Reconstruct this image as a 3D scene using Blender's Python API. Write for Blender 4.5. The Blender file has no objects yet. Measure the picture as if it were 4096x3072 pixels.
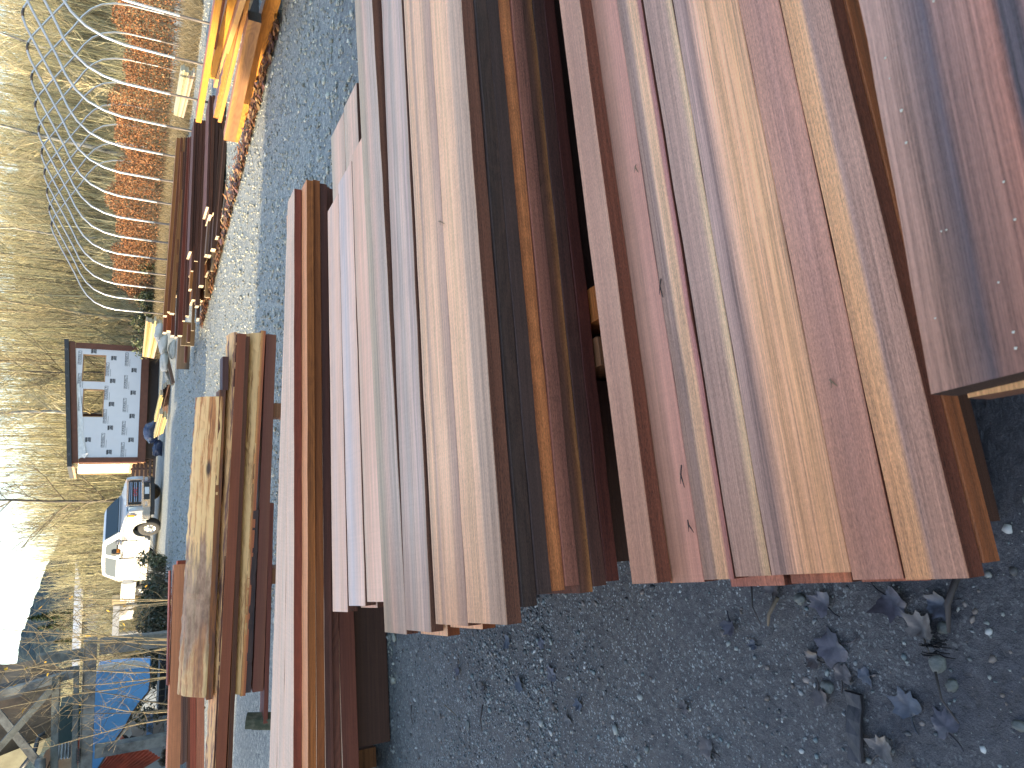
import bpy, bmesh, math, random
import numpy as np
from mathutils import Vector, Matrix
R = math.radians
random.seed(7); np.random.seed(7)
sc = bpy.context.scene
COL = sc.collection
# ------------------------------------------------------------------ camera
FPX, PHI, RHO, EYE = 2850.0, R(29.0), 0.05, 1.6
Fv = Vector((0, math.cos(PHI), -math.sin(PHI))); Rv = Vector((1, 0, 0)); Dv = Vector((0, -math.sin(PHI), -math.cos(PHI)))
Uv = math.cos(RHO) * Rv - math.sin(RHO) * Dv
Vv = math.sin(RHO) * Rv + math.cos(RHO) * Dv
O = Vector((0, 0, EYE))
def ray(x, y): return Fv + (x - 2048) / FPX * Vv - (y - 1536) / FPX * Uv
def atz(x, y, z):
    r = ray(x, y); return O + r * ((z - EYE) / r.z)
def aty(x, y, Y):
    r = ray(x, y); return O + r * (Y / r.y)
def atplane(x, y, P, th):
    r = ray(x, y); n = Vector((-math.sin(th), math.cos(th), 0)); return O + r * ((Vector(P) - O).dot(n) / r.dot(n))
cam = bpy.data.cameras.new('camera'); camo = bpy.data.objects.new('camera', cam); COL.objects.link(camo)
camo.matrix_world = Matrix(((Vv.x, Uv.x, -Fv.x, O.x), (Vv.y, Uv.y, -Fv.y, O.y), (Vv.z, Uv.z, -Fv.z, O.z), (0, 0, 0, 1)))
cam.sensor_width = 36; cam.lens = FPX / 4096 * 36; cam.clip_start = .05; cam.clip_end = 6000
cam.dof.use_dof = True; cam.dof.focus_distance = 4.5; cam.dof.aperture_fstop = 25.05 / 2.0
sc.camera = camo
# ------------------------------------------------------------------ light
SAZ, SEL = R(190.5), R(17.0)
SUN = Vector((math.cos(SAZ) * math.cos(SEL), math.sin(SAZ) * math.cos(SEL), math.sin(SEL)))
w = bpy.data.worlds.new("World"); sc.world = w; w.use_nodes = True
sky = w.node_tree.nodes.new('ShaderNodeTexSky'); sky.sky_type = 'NISHITA'; sky.sun_disc = False
sky.sun_elevation = SEL; sky.sun_rotation = math.atan2(SUN.x, SUN.y); sky.air_density = 1.0; sky.dust_density = 1.6; sky.ozone_density = 1.0
w.node_tree.links.new(sky.outputs[0], w.node_tree.nodes['Background'].inputs[0])
w.node_tree.nodes['Background'].inputs[1].default_value = .15
l = bpy.data.lights.new('sun', 'SUN'); l.energy = 3.2; l.angle = R(.5); l.color = (1, .81, .53)
lo = bpy.data.objects.new('sun', l); COL.objects.link(lo); lo.rotation_euler = SUN.to_track_quat('Z', 'Y').to_euler()
sc.view_settings.view_transform = 'Standard'; sc.view_settings.look = 'None'; sc.view_settings.exposure = 2.07
sc.cycles.max_bounces = 6; sc.cycles.diffuse_bounces = 3; sc.cycles.transparent_max_bounces = 6
# ------------------------------------------------------------------ tagging
def tag(o, label=None, cat=None, group=None, kind=None):
    if label: o['label'] = label
    if cat: o['category'] = cat
    if group: o['group'] = group
    kind = kind or ("thing" if label else None)
    if kind: o['kind'] = kind
    return o
def empty(name, loc=(0, 0, 0), rz=0, label=None, cat=None, group=None):
    o = bpy.data.objects.new(name, None); COL.objects.link(o); o.location = loc; o.rotation_euler = (0, 0, rz); o.empty_display_size = .2
    return tag(o, label, cat, group)
def link(name, me, mats=None, parent=None):
    o = bpy.data.objects.new(name, me); COL.objects.link(o)
    if parent is not None: o.parent = parent
    for m in (mats if isinstance(mats, (list, tuple)) else [mats] if mats else []): me.materials.append(m)
    return o
def copy_tree(o, parent=None):
    c = o.copy(); COL.objects.link(c)
    if parent is not None: c.parent = parent
    for ch in list(o.children): copy_tree(ch, c)
    return c
def np_mesh(name, V, Fq, k, smooth=False, mat_idx=None):
    """V (n,3), Fq (m,k) -> mesh"""
    V = np.asarray(V, np.float32); Fq = np.asarray(Fq, np.int32)
    me = bpy.data.meshes.new(name); me.vertices.add(len(V)); me.vertices.foreach_set('co', V.ravel())
    m = len(Fq); me.loops.add(m * k); me.loops.foreach_set('vertex_index', Fq.ravel())
    me.polygons.add(m); me.polygons.foreach_set('loop_start', np.arange(0, m * k, k, dtype=np.int32))
    if smooth: me.polygons.foreach_set('use_smooth', np.ones(m, bool))
    if mat_idx is not None: me.polygons.foreach_set('material_index', np.asarray(mat_idx, np.int32))
    me.update(calc_edges=True); me.validate(); return me
class MB:
    """collects boxes, bars, tubes and prisms; build() links them as ONE mesh object"""
    def __init__(s): s.v = []; s.f = []
    def add(s, vs, fs):
        b = len(s.v); s.v += [tuple(v) for v in vs]; s.f += [tuple(i + b for i in f) for f in fs]; return s
    def box(s, a, b):
        x0, y0, z0 = a; x1, y1, z1 = b
        return s.add([(x0, y0, z0), (x1, y0, z0), (x1, y1, z0), (x0, y1, z0), (x0, y0, z1), (x1, y0, z1), (x1, y1, z1), (x0, y1, z1)],
                     [(0, 3, 2, 1), (4, 5, 6, 7), (0, 1, 5, 4), (1, 2, 6, 5), (2, 3, 7, 6), (3, 0, 4, 7)])
    def hexa(s, p): return s.add(p, [(0, 3, 2, 1), (4, 5, 6, 7), (0, 1, 5, 4), (1, 2, 6, 5), (2, 3, 7, 6), (3, 0, 4, 7)])
    def bar(s, a, b, w, h, up=(0, 0, 1)):
        a = Vector(a); b = Vector(b); d = (b - a).normalized(); u = Vector(up)
        x = d.cross(u)
        if x.length < 1e-4: x = d.cross(Vector((1, 0, 0)))
        x.normalize(); u = x.cross(d).normalized(); x *= w / 2; u *= h / 2
        return s.hexa([a - x - u, a + x - u, b + x - u, b - x - u, a - x + u, a + x + u, b + x + u, b - x + u])
    def tube(s, pts, r, n=8, cap=True):
        pts = [Vector(p) for p in pts]; rs = r if isinstance(r, (list, tuple)) else [r] * len(pts); base = len(s.v); N = len(pts); side = None
        for i, p in enumerate(pts):
            t = (pts[min(i + 1, N - 1)] - pts[max(i - 1, 0)]).normalized()
            if side is None:
                side = t.cross(Vector((0, 0, 1)))
                if side.length < 1e-3: side = t.cross(Vector((1, 0, 0)))
            side = (side - t * side.dot(t)).normalized(); o2 = t.cross(side)
            for k in range(n):
                a = 2 * math.pi * k / n; s.v.append(tuple(p + (side * math.cos(a) + o2 * math.sin(a)) * rs[i]))
        for i in range(N - 1):
            for k in range(n): s.f.append((base + i * n + k, base + i * n + (k + 1) % n, base + (i + 1) * n + (k + 1) % n, base + (i + 1) * n + k))
        if cap: s.f.append(tuple(base + k for k in reversed(range(n)))); s.f.append(tuple(base + (N - 1) * n + k for k in range(n)))
        return s
    def prism(s, poly, y0, y1, ax='y'):
        n = len(poly); f = (lambda p, y: (p[0], y, p[1])) if ax == 'y' else (lambda p, y: (y, p[0], p[1])) if ax == 'x' else (lambda p, y: (p[0], p[1], y))
        return s.add([f(p, y0) for p in poly] + [f(p, y1) for p in poly], [tuple(range(n)), tuple(reversed(range(n, 2 * n)))] + [(i, i + n, (i + 1) % n + n, (i + 1) % n) for i in range(n)])
    def build(s, name, mat, parent=None, smooth=False, bevel=0):
        me = bpy.data.meshes.new(name); me.from_pydata(s.v, [], s.f)
        bm = bmesh.new(); bm.from_mesh(me); bmesh.ops.recalc_face_normals(bm, faces=bm.faces)
        if bevel: bmesh.ops.bevel(bm, geom=list(bm.edges), offset=bevel, segments=2, affect='EDGES', clamp_overlap=True)
        bm.to_mesh(me); bm.free()
        if smooth:
            for p in me.polygons: p.use_smooth = True
        return link(name, me, mat, parent)
# ------------------------------------------------------------------ materials
def lin(c): return tuple((v / 255 / 12.92 if v <= 10 else ((v / 255 + .055) / 1.055) ** 2.4) for v in c)
ILL = (.675, .95, 1.31)
def A(*c):   # surface colour of something the photo shows in the open shade
    q = [max(.004, a / b) for a, b in zip(lin(c), ILL)]; k = min(1, .86 / max(q)); return tuple(v * k for v in q)
def newmat(name):
    m = bpy.data.materials.new(name); m.use_nodes = True; nt = m.node_tree; return m, nt, nt.nodes['Principled BSDF']
def N(nt, t, **k):
    n = nt.nodes.new(t)
    for a, v in k.items(): setattr(n, a, v)
    return n
def math_(nt, op, a, b=None, c=None):
    n = nt.nodes.new('ShaderNodeMath'); n.operation = op
    for i, v in enumerate((a, b, c)):
        if v is None: continue
        if isinstance(v, (int, float)): n.inputs[i].default_value = v
        else: nt.links.new(v, n.inputs[i])
    return n.outputs[0]
def noise(nt, vec, scale, detail=3, rough=.55, dist=0):
    n = nt.nodes.new('ShaderNodeTexNoise'); n.inputs['Scale'].default_value = scale; n.inputs['Detail'].default_value = detail
    n.inputs['Roughness'].default_value = rough; n.inputs['Distortion'].default_value = dist; nt.links.new(vec, n.inputs['Vector']); return n.outputs['Fac']
def mapv(nt, vec, scale=(1, 1, 1), loc=(0, 0, 0)):
    n = nt.nodes.new('ShaderNodeMapping'); n.inputs['Scale'].default_value = scale; n.inputs['Location'].default_value = loc; nt.links.new(vec, n.inputs['Vector']); return n.outputs[0]
def ramp(nt, fac, stops, interp='LINEAR'):
    n = nt.nodes.new('ShaderNodeValToRGB'); n.color_ramp.interpolation = interp; e = n.color_ramp.elements
    while len(e) < len(stops): e.new(.5)
    for i, (p, c) in enumerate(stops): e[i].position = p; e[i].color = (*c[:3], 1)
    nt.links.new(fac, n.inputs[0]); return n.outputs[0]
def mixc(nt, fac, a, b, mode='MIX'):
    n = nt.nodes.new('ShaderNodeMix'); n.data_type = 'RGBA'; n.blend_type = mode
    for i, v in ((0, fac), (6, a), (7, b)):
        if isinstance(v, (int, float)): n.inputs[i].default_value = v
        elif isinstance(v, tuple): n.inputs[i].default_value = (*v[:3], 1)
        else: nt.links.new(v, n.inputs[i])
    return n.outputs[2]
def bump(nt, b, h, strength, dist):
    n = nt.nodes.new('ShaderNodeBump'); n.inputs['Strength'].default_value = strength; n.inputs['Distance'].default_value = dist
    nt.links.new(h, n.inputs['Height']); nt.links.new(n.outputs[0], b.inputs['Normal'])
def maprange(nt, v, a, b, c, d):
    n = nt.nodes.new('ShaderNodeMapRange'); nt.links.new(v, n.inputs[0])
    for i, q in enumerate((a, b, c, d)): n.inputs[i + 1].default_value = q
    return n.outputs[0]
_seed = [0]
def wood(stops, width=.25, amp=.10, grain=.32, fuzz=.16, rough=.62, figure=0.0, knots=0, axis='Y', spec=.35, saw=.05, end_shade=0):
    """sawn timber: colour bands that run along the board (local X), wandering a little, with fine grain, fibres and saw marks"""
    _seed[0] += 1; sd = _seed[0] * 7.31
    m, nt, b = newmat('sawn_wood'); tc = N(nt, 'ShaderNodeTexCoord'); obj = tc.outputs['Object']
    v = mapv(nt, obj, (1, 1, 1), (sd, sd * .37, sd * .73)); sep = N(nt, 'ShaderNodeSeparateXYZ'); nt.links.new(obj, sep.inputs[0])
    wob = noise(nt, mapv(nt, v, (.55, 1.5, 1.5)), 1.0, 2, .5)
    cross = sep.outputs[axis]
    t = math_(nt, 'ADD', math_(nt, 'MULTIPLY', cross, 1 / width), 1.0 if axis == 'Z' else .5)
    t = math_(nt, 'ADD', t, math_(nt, 'MULTIPLY', math_(nt, 'SUBTRACT', wob, .5), amp * 2))
    if figure:   # flat-sawn figure: rings cut by the saw
        fg = noise(nt, mapv(nt, v, (1.6, 7, 7)), 1.0, 1, .4)
        rings = math_(nt, 'SINE', math_(nt, 'MULTIPLY', math_(nt, 'ADD', fg, math_(nt, 'MULTIPLY', cross, 1.2)), 70))
    if len(stops) == 1: stops = [(0, stops[0]), (1, stops[0])]
    elif not isinstance(stops[0][1], tuple): stops = [(i / (len(stops) - 1), s) for i, s in enumerate(stops)]
    col = ramp(nt, t, stops)
    g1 = noise(nt, mapv(nt, v, (1.3, 230, 230)), 1.0, 2, .7)          # fine grain lines
    g2 = noise(nt, mapv(nt, v, (.4, 60, 60)), 1.0, 3, .6)             # bands of early and late wood
    g3 = noise(nt, mapv(nt, v, (5, 520, 520)), 1.0, 1, .5)
    fz = noise(nt, mapv(nt, v, (110, 420, 420)), 1.0, 2, .75)          # torn fibres left by the saw
    sm = noise(nt, mapv(nt, v, (120, 2.5, 2.5)), 1.0, 2, .6)
    blot = noise(nt, mapv(nt, v, (1.4, 7, 7)), 1.0, 4, .6)
    val = math_(nt, 'ADD', math_(nt, 'MULTIPLY', math_(nt, 'SUBTRACT', g1, .5), grain * 3.0), .98)
    val = math_(nt, 'ADD', val, math_(nt, 'MULTIPLY', math_(nt, 'SUBTRACT', g2, .5), grain * 3.2))
    val = math_(nt, 'ADD', val, math_(nt, 'MULTIPLY', math_(nt, 'SUBTRACT', g3, .5), grain * 1.6))
    val = math_(nt, 'ADD', val, math_(nt, 'MULTIPLY', math_(nt, 'SUBTRACT', fz, .5), fuzz * 5.0))
    val = math_(nt, 'ADD', val, math_(nt, 'MULTIPLY', math_(nt, 'SUBTRACT', blot, .5), .45))
    val = math_(nt, 'ADD', val, math_(nt, 'MULTIPLY', math_(nt, 'SUBTRACT', sm, .5), saw * 2.6))
    if figure: val = math_(nt, 'ADD', val, math_(nt, 'MULTIPLY', rings, figure))
    if knots:
        vo = N(nt, 'ShaderNodeTexVoronoi'); vo.inputs['Scale'].default_value = 1.0; nt.links.new(mapv(nt, v, (knots, knots * 3.2, knots * 3.2)), vo.inputs['Vector'])
        kn = maprange(nt, vo.outputs['Distance'], .04, .12, .3, 1.0); val = math_(nt, 'MULTIPLY', val, kn)
    val = math_(nt, 'MAXIMUM', val, .15)
    cc = N(nt, 'ShaderNodeCombineColor'); [nt.links.new(val, cc.inputs[i]) for i in range(3)]
    col = mixc(nt, 1.0, col, cc.outputs[0], 'MULTIPLY')
    if end_shade:   # painted light falloff: the board's colour darkens towards its left end
        dx = math_(nt, 'ADD', sep.outputs['X'], math_(nt, 'MULTIPLY', math_(nt, 'SUBTRACT', wob, .5), .5)); col = mixc(nt, maprange(nt, dx, .0, end_shade, 1, 0), col, mixc(nt, 1.0, col, (.74, .64, .56), 'MULTIPLY'))
    nt.links.new(col, b.inputs['Base Color']); b.inputs['Roughness'].default_value = rough; b.inputs['Specular IOR Level'].default_value = spec
    h = math_(nt, 'ADD', math_(nt, 'MULTIPLY', g1, .6), math_(nt, 'MULTIPLY', fz, .9)); h = math_(nt, 'ADD', h, math_(nt, 'MULTIPLY', sm, .35))
    bump(nt, b, h, .7, .0028)
    return m
def plain(name, c, rough=.6, metal=0, var=.25, scale=8, bmp=.2, spec=.4, bscale=None):
    m, nt, b = newmat(name); tc = N(nt, 'ShaderNodeTexCoord'); v = tc.outputs['Object']
    oi = N(nt, 'ShaderNodeObjectInfo'); n1 = noise(nt, v, scale, 4, .6)
    f = math_(nt, 'ADD', math_(nt, 'MULTIPLY', math_(nt, 'SUBTRACT', n1, .5), var * 2.4), 1.0)
    cc = N(nt, 'ShaderNodeCombineColor'); [nt.links.new(f, cc.inputs[i]) for i in range(3)]
    nt.links.new(mixc(nt, 1.0, tuple(c), cc.outputs[0], 'MULTIPLY'), b.inputs['Base Color'])
    b.inputs['Roughness'].default_value = rough; b.inputs['Metallic'].default_value = metal; b.inputs['Specular IOR Level'].default_value = spec
    if bmp: bump(nt, b, noise(nt, v, bscale or scale * 4, 3, .6), bmp, .01)
    return m
def stained(name, c1, c2, lo=.45, hi=.6, scale=3, rough=.6, metal=0, stretch=(1, 1, 1)):
    m, nt, b = newmat(name); tc = N(nt, 'ShaderNodeTexCoord'); v = mapv(nt, tc.outputs['Object'], stretch)
    n1 = noise(nt, v, scale, 5, .65); nt.links.new(ramp(nt, n1, [(lo, c1), (hi, c2)]), b.inputs['Base Color'])
    b.inputs['Roughness'].default_value = rough; b.inputs['Metallic'].default_value = metal; bump(nt, b, noise(nt, v, scale * 6, 3), .15, .01); return m
def vcol(name, rough=.8, spec=.3, mult=1.0, trans=0):
    m, nt, b = newmat(name); a = N(nt, 'ShaderNodeVertexColor'); a.layer_name = 'col'; nt.links.new(a.outputs[0], b.inputs['Base Color'])
    b.inputs['Roughness'].default_value = rough; b.inputs['Specular IOR Level'].default_value = spec; return m
def set_vcol(me, cols, per_vert):
    a = me.color_attributes.new('col', 'FLOAT_COLOR', 'POINT'); arr = np.ones((len(me.vertices), 4), np.float32); arr[:, :3] = np.repeat(cols, per_vert, 0); a.data.foreach_set('color', arr.ravel())
# ------------------------------------------------------------------ boards
TH = R(16.3); Sd = Vector((math.cos(TH), math.sin(TH), 0)); Td = Vector((-math.sin(TH), math.cos(TH), 0))
def st(s, t, z=0): return Sd * s + Td * t + Vector((0, 0, z))
def board_mesh(c4, th, jit=.0007, bev=.002, name='board', seg=.16, round_=None):
    """c4: the four top corners (left-near, right-near, right-far, left-far); th: thickness. Local X runs left->right along the board"""
    a, b, c, d = [Vector(p) for p in c4]; org = (a + d) / 2; X = ((b + c) / 2 - org); L = X.length; X.normalize()
    Yv = ((d - a) + (c - b)); Yv = (Yv - X * Yv.dot(X)).normalized(); Z = X.cross(Yv)
    Mx = Matrix((X, Yv, Z)).transposed().to_4x4(); Mx.translation = org; inv = Mx.inverted()
    a, b, c, d = [inv @ p for p in (a, b, c, d)]
    n = max(2, int(L / seg)); V = []; bw, bz, ph = random.gauss(0, .0013), random.gauss(0, .0009), random.uniform(0, 6)
    for i in range(n + 1):
        u = i / n; p = a.lerp(b, u); q = d.lerp(c, u); e = .0 if th < .001 else bev; jx = 0
        j = [random.gauss(0, jit) for _ in range(6)] if 0 < i < n else [0] * 6
        wv = bw * math.sin(u * 7 + ph) + bw * .7 * math.sin(u * 17 + ph * 2); zv = bz * math.sin(u * 5 + ph)
        y0, y1 = p.y + j[0] + wv, q.y + j[1] + wv * .8; x0, x1 = p.x, q.x; z0, z1 = p.z + j[2] + zv, q.z + j[3] + zv
        if round_:   # half-round (live edge) section: top face arched between near-bottom and far-top
            k = 7
            for q_ in range(k + 1):
                f = q_ / k; an = math.pi * (f * .62 + .0); V.append((x0 + (x1 - x0) * f, y0 + (y1 - y0) * f, -th + th * math.sin(min(math.pi / 2, an)) ** .8 + random.gauss(0, .004) + z0))
            V.append((x1, y1, -th)); V.append((x0, y0, -th - .02))
        else:
            V += [(x0, y0, -th + e + z0), (x0, y0, -e + z0), (x0, y0 + e, z0), (x1, y1 - e, z1), (x1, y1, -e + z1), (x1, y1, -th + e + z1), (x1, y1 - e, -th + z1), (x0, y0 + e, -th + z0)]
    k = len(V) // (n + 1); Fs = []
    for i in range(n):
        for q in range(k): Fs.append((i * k + q, i * k + (q + 1) % k, (i + 1) * k + (q + 1) % k, (i + 1) * k + q))
    Fs.append(tuple(range(k))); Fs.append(tuple(reversed([n * k + q for q in range(k)])))
    me = bpy.data.meshes.new(name); me.from_pydata(V, [], Fs); bm = bmesh.new(); bm.from_mesh(me); bmesh.ops.recalc_face_normals(bm, faces=bm.faces); bm.to_mesh(me); bm.free()
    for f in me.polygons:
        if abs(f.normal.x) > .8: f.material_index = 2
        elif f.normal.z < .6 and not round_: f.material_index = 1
    return me, Mx
def board(name, label, cat, c4, th, top, side=None, end=None, group=None, **k):
    me, Mx = board_mesh(c4, th, name=name, **k); o = link(name, me, [top, side or top, end or side or top]); o.matrix_world = Mx
    return tag(o, label, cat, group)
def bst(name, label, s0, s1, t0, t1, z, th, top, side=None, end=None, group=None, dz=0, t0b=None, t1b=None, **k):
    """a board in stack coordinates: s along, t across; (t0b, t1b) at the right end if not parallel; dz lifts the right end"""
    t0b = t0 if t0b is None else t0b; t1b = t1 if t1b is None else t1b
    return board(name, label, 'plank', [st(s0, t0, z), st(s1, t0b, z + dz), st(s1, t1b, z + dz), st(s0, t1, z)], th, top, side, end, group, **k)
END = wood([A(150, 120, 95)], grain=.1, fuzz=.3)
END2 = wood([A(95, 75, 60)], grain=.1, fuzz=.3)
# ================================================================== ground
from mathutils import noise as mn
def ground():
    def axis(a, b, step, far): 
        mid = list(np.arange(a, b, step)); lo_, hi = [], []
        x, s = a, step * 2
        while x > -far: x -= s; s *= 1.45; lo_.append(x)
        x, s = b, step * 2
        while x < far: x += s; s *= 1.45; hi.append(x)
        return lo_[::-1] + mid + hi
    xs = axis(-2.6, 4.6, .05, 2500); ys = axis(-.2, 9, .05, 2500); nx, ny = len(xs), len(ys)
    V = np.zeros((ny, nx, 3)); V[..., 0] = np.array(xs)[None]; V[..., 1] = np.array(ys)[:, None]
    for j in range(ny):
        for i in range(nx):
            x, y = xs[i], ys[j]
            if abs(x) < 40 and abs(y) < 60:
                V[j, i, 2] = .012 * mn.noise((x * 1.1, y * 1.1, 0)) + .006 * mn.noise((x * 5, y * 5, 3)) + (.004 * mn.noise((x * 16, y * 16, 5)) if abs(x) < 6 else 0) - .008
    idx = np.arange(ny * nx).reshape(ny, nx); Fq = np.stack([idx[:-1, :-1], idx[:-1, 1:], idx[1:, 1:], idx[1:, :-1]], -1).reshape(-1, 4)
    me = np_mesh('ground', V.reshape(-1, 3), Fq, 4, True)
    m, nt, b = newmat('gravel_ground'); tc = N(nt, 'ShaderNodeTexCoord'); o = tc.outputs['Object']
    vo = N(nt, 'ShaderNodeTexVoronoi'); vo.inputs['Scale'].default_value = 85; nt.links.new(o, vo.inputs['Vector'])
    vo2 = N(nt, 'ShaderNodeTexVoronoi'); vo2.inputs['Scale'].default_value = 30; nt.links.new(o, vo2.inputs['Vector'])
    sepc = N(nt, 'ShaderNodeSeparateColor'); nt.links.new(vo.outputs['Color'], sepc.inputs[0])
    sepd = N(nt, 'ShaderNodeSeparateColor'); nt.links.new(vo2.outputs['Color'], sepd.inputs[0])
    rnd = math_(nt, 'ADD', math_(nt, 'MULTIPLY', sepc.outputs[0], .55), math_(nt, 'MULTIPLY', sepd.outputs[0], .45))
    stone = ramp(nt, rnd, [(.1, (.07, .077, .08)), (.45, (.19, .21, .205)), (.72, (.31, .315, .27)), (.92, (.48, .48, .41))])
    big = noise(nt, o, .9, 4, .6); fine = noise(nt, o, 150, 3, .7)
    pat = noise(nt, o, 3.2, 5, .62); grit = noise(nt, o, 420, 2, .8); mid = noise(nt, o, 38, 4, .7)
    dirt = ramp(nt, math_(nt, 'ADD', math_(nt, 'MULTIPLY', grit, .55), math_(nt, 'MULTIPLY', mid, .45)), [(.36, (.017, .015, .016)), (.46, (.070, .063, .061)), (.56, (.135, .120, .106)), (.68, (.28, .265, .24))])
    wetd = ramp(nt, math_(nt, 'ADD', math_(nt, 'MULTIPLY', grit, .5), math_(nt, 'MULTIPLY', mid, .5)), [(.36, (.010, .010, .014)), (.48, (.036, .036, .044)), (.62, (.085, .082, .088))])
    sep = N(nt, 'ShaderNodeSeparateXYZ'); nt.links.new(o, sep.inputs[0])
    t = math_(nt, 'ADD', math_(nt, 'MULTIPLY', sep.outputs[0], -math.sin(TH)), math_(nt, 'MULTIPLY', sep.outputs[1], math.cos(TH)))
    t = math_(nt, 'ADD', t, math_(nt, 'MULTIPLY', math_(nt, 'SUBTRACT', big, .5), 1.6))
    gm = maprange(nt, t, 3.6, 6.2, 0, 1)                       # yard gravel beyond the stacks, trodden soil round them
    vg = N(nt, 'ShaderNodeTexVoronoi'); vg.inputs['Scale'].default_value = 190; nt.links.new(o, vg.inputs['Vector']); sg = N(nt, 'ShaderNodeSeparateColor'); nt.links.new(vg.outputs['Color'], sg.inputs[0])
    wet = maprange(nt, math_(nt, 'ADD', t, math_(nt, 'MULTIPLY', math_(nt, 'SUBTRACT', pat, .5), 2.2)), .75, 2.0, .0, 1)
    few = maprange(nt, math_(nt, 'ADD', sg.outputs[1], math_(nt, 'MULTIPLY', math_(nt, 'SUBTRACT', pat, .5), .9)), .80, .86, 0, .8)   # fine grit among the soil
    grains = ramp(nt, sg.outputs[0], [(.2, (.10, .11, .11)), (.6, (.20, .21, .20)), (.95, (.46, .47, .44))])
    near = mixc(nt, math_(nt, 'MULTIPLY', few, wet), mixc(nt, wet, wetd, dirt), grains)
    col = mixc(nt, gm, near, mixc(nt, maprange(nt, big, .35, .7, .0, .35), stone, (.21, .215, .19)))
    nt.links.new(col, b.inputs['Base Color'])
    nt.links.new(math_(nt, 'ADD', math_(nt, 'MULTIPLY', wet, .35), maprange(nt, mid, .4, .6, .40, .60)), b.inputs['Roughness'])
    hg = math_(nt, 'SUBTRACT', math_(nt, 'MULTIPLY', math_(nt, 'SUBTRACT', 1.0, vo.outputs['Distance']), .6), math_(nt, 'MULTIPLY', vo2.outputs['Distance'], .8))
    hs = math_(nt, 'ADD', math_(nt, 'MULTIPLY', mid, 1.3), math_(nt, 'MULTIPLY', grit, .35))
    mh = N(nt, 'ShaderNodeMix'); mh.data_type = 'FLOAT'; nt.links.new(gm, mh.inputs[0]); nt.links.new(hs, mh.inputs[2]); nt.links.new(hg, mh.inputs[3])
    bump(nt, b, mh.outputs[0], .8, .012)
    tag(link('ground', me, m), kind='structure')
ground()
def gz(x, y): return .012 * mn.noise((x * 1.1, y * 1.1, 0)) + .006 * mn.noise((x * 5, y * 5, 3)) - .008
# loose pebbles
def ico(sub):
    bm = bmesh.new(); bmesh.ops.create_icosphere(bm, subdivisions=sub, radius=1); V = np.array([v.co[:] for v in bm.verts]); Fq = np.array([[v.index for v in f.verts] for f in bm.faces]); bm.free(); return V, Fq
def scatter(name, n, pos, size, sub, pal, mat, flat=.6):
    rg = np.random.RandomState(len(name) + n); bV, bF = ico(sub); P = pos(rg, n); S = size(rg, n); nv = len(bV)
    V = np.repeat(bV[None], n, 0) * (1 + .22 * rg.randn(n, nv, 1)); V *= (S[:, None, None] * rg.uniform(.65, 1.3, (n, 1, 3))) ; V[..., 2] *= flat
    an = rg.uniform(0, 6.28, n); ca, sa = np.cos(an)[:, None], np.sin(an)[:, None]; x = V[..., 0] * ca - V[..., 1] * sa; y = V[..., 0] * sa + V[..., 1] * ca; V[..., 0], V[..., 1] = x, y
    V += P[:, None, :]; V[..., 2] += (S * flat * .3)[:, None]
    Fq = (bF[None] + (np.arange(n) * nv)[:, None, None]).reshape(-1, 3)
    me = np_mesh(name, V.reshape(-1, 3), Fq, 3, sub > 1); c = np.array(pal)[rg.randint(0, len(pal), n)] * rg.uniform(.7, 1.3, (n, 1)); set_vcol(me, c, nv)
    return tag(link(name, me, mat), kind='stuff', label=None)
PEB = [(.10, .11, .11), (.15, .155, .15), (.21, .22, .20), (.15, .12, .10), (.12, .15, .15), (.26, .26, .235), (.07, .068, .065), (.18, .195, .18), (.34, .34, .32), (.17, .14, .12)]
mpeb = vcol('pebble_stone', .55, .45)
def pos_front(rg, n):
    s = rg.uniform(-2.1, .35, n); t = rg.uniform(.15, 4.9, n); keep = np.array([mn.noise((a * 1.6, b * 1.6, 9)) * .9 + .35 + .30 * (b - 1.6) - .25 * max(0, 1.5 - b) for a, b in zip(s, t)]) + rg.uniform(-.5, .5, n) > .28
    s, t = np.where(keep, s, -1.2 + (s + 1.2) * .8), np.where(keep, t, 2.6 + t * .35)
    x = s * Sd.x + t * Td.x; y = s * Sd.y + t * Td.y; return np.stack([x, y, [gz(a, b) for a, b in zip(x, y)]], -1)
tag(scatter('pebbles', 20000, pos_front, lambda rg, n: np.clip(np.exp(rg.normal(-5.8, .55, n)), .0012, .011), 1, PEB, mpeb, .62), 'small grey and greenish pebbles trodden into the dark soil', 'pebbles')
tag(scatter('pebbles', 1500, pos_front, lambda rg, n: np.clip(np.exp(rg.normal(-4.85, .3, n)), .004, .016), 1, PEB, mpeb, .55), 'larger rounded stones scattered in the dark soil', 'pebbles')
tag(scatter('grit', 16000, pos_front, lambda rg, n: np.clip(np.exp(rg.normal(-6.75, .35, n)), .0007, .003), 0, PEB + [(.30, .31, .30)], mpeb, .8), 'fine pale grit on the dark soil', 'grit')
def pos_yard(rg, n):
    y = 4.2 + 20 * rg.rand(n) ** 1.15; x = rg.uniform(-1.0, 1.0, n) * (y * .42 + .8) + .16 * y
    return np.stack([x, y, 0 * x], -1)
tag(scatter('gravel', 26000, pos_yard, lambda rg, n: np.clip(np.exp(rg.normal(-4.45, .4, n)), .005, .03), 0, [(.30, .30, .24), (.36, .35, .28), (.24, .24, .20), (.42, .41, .34), (.20, .20, .17)], mpeb, .6), 'pale loose gravel on the yard beyond the stacks', 'gravel')
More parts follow.
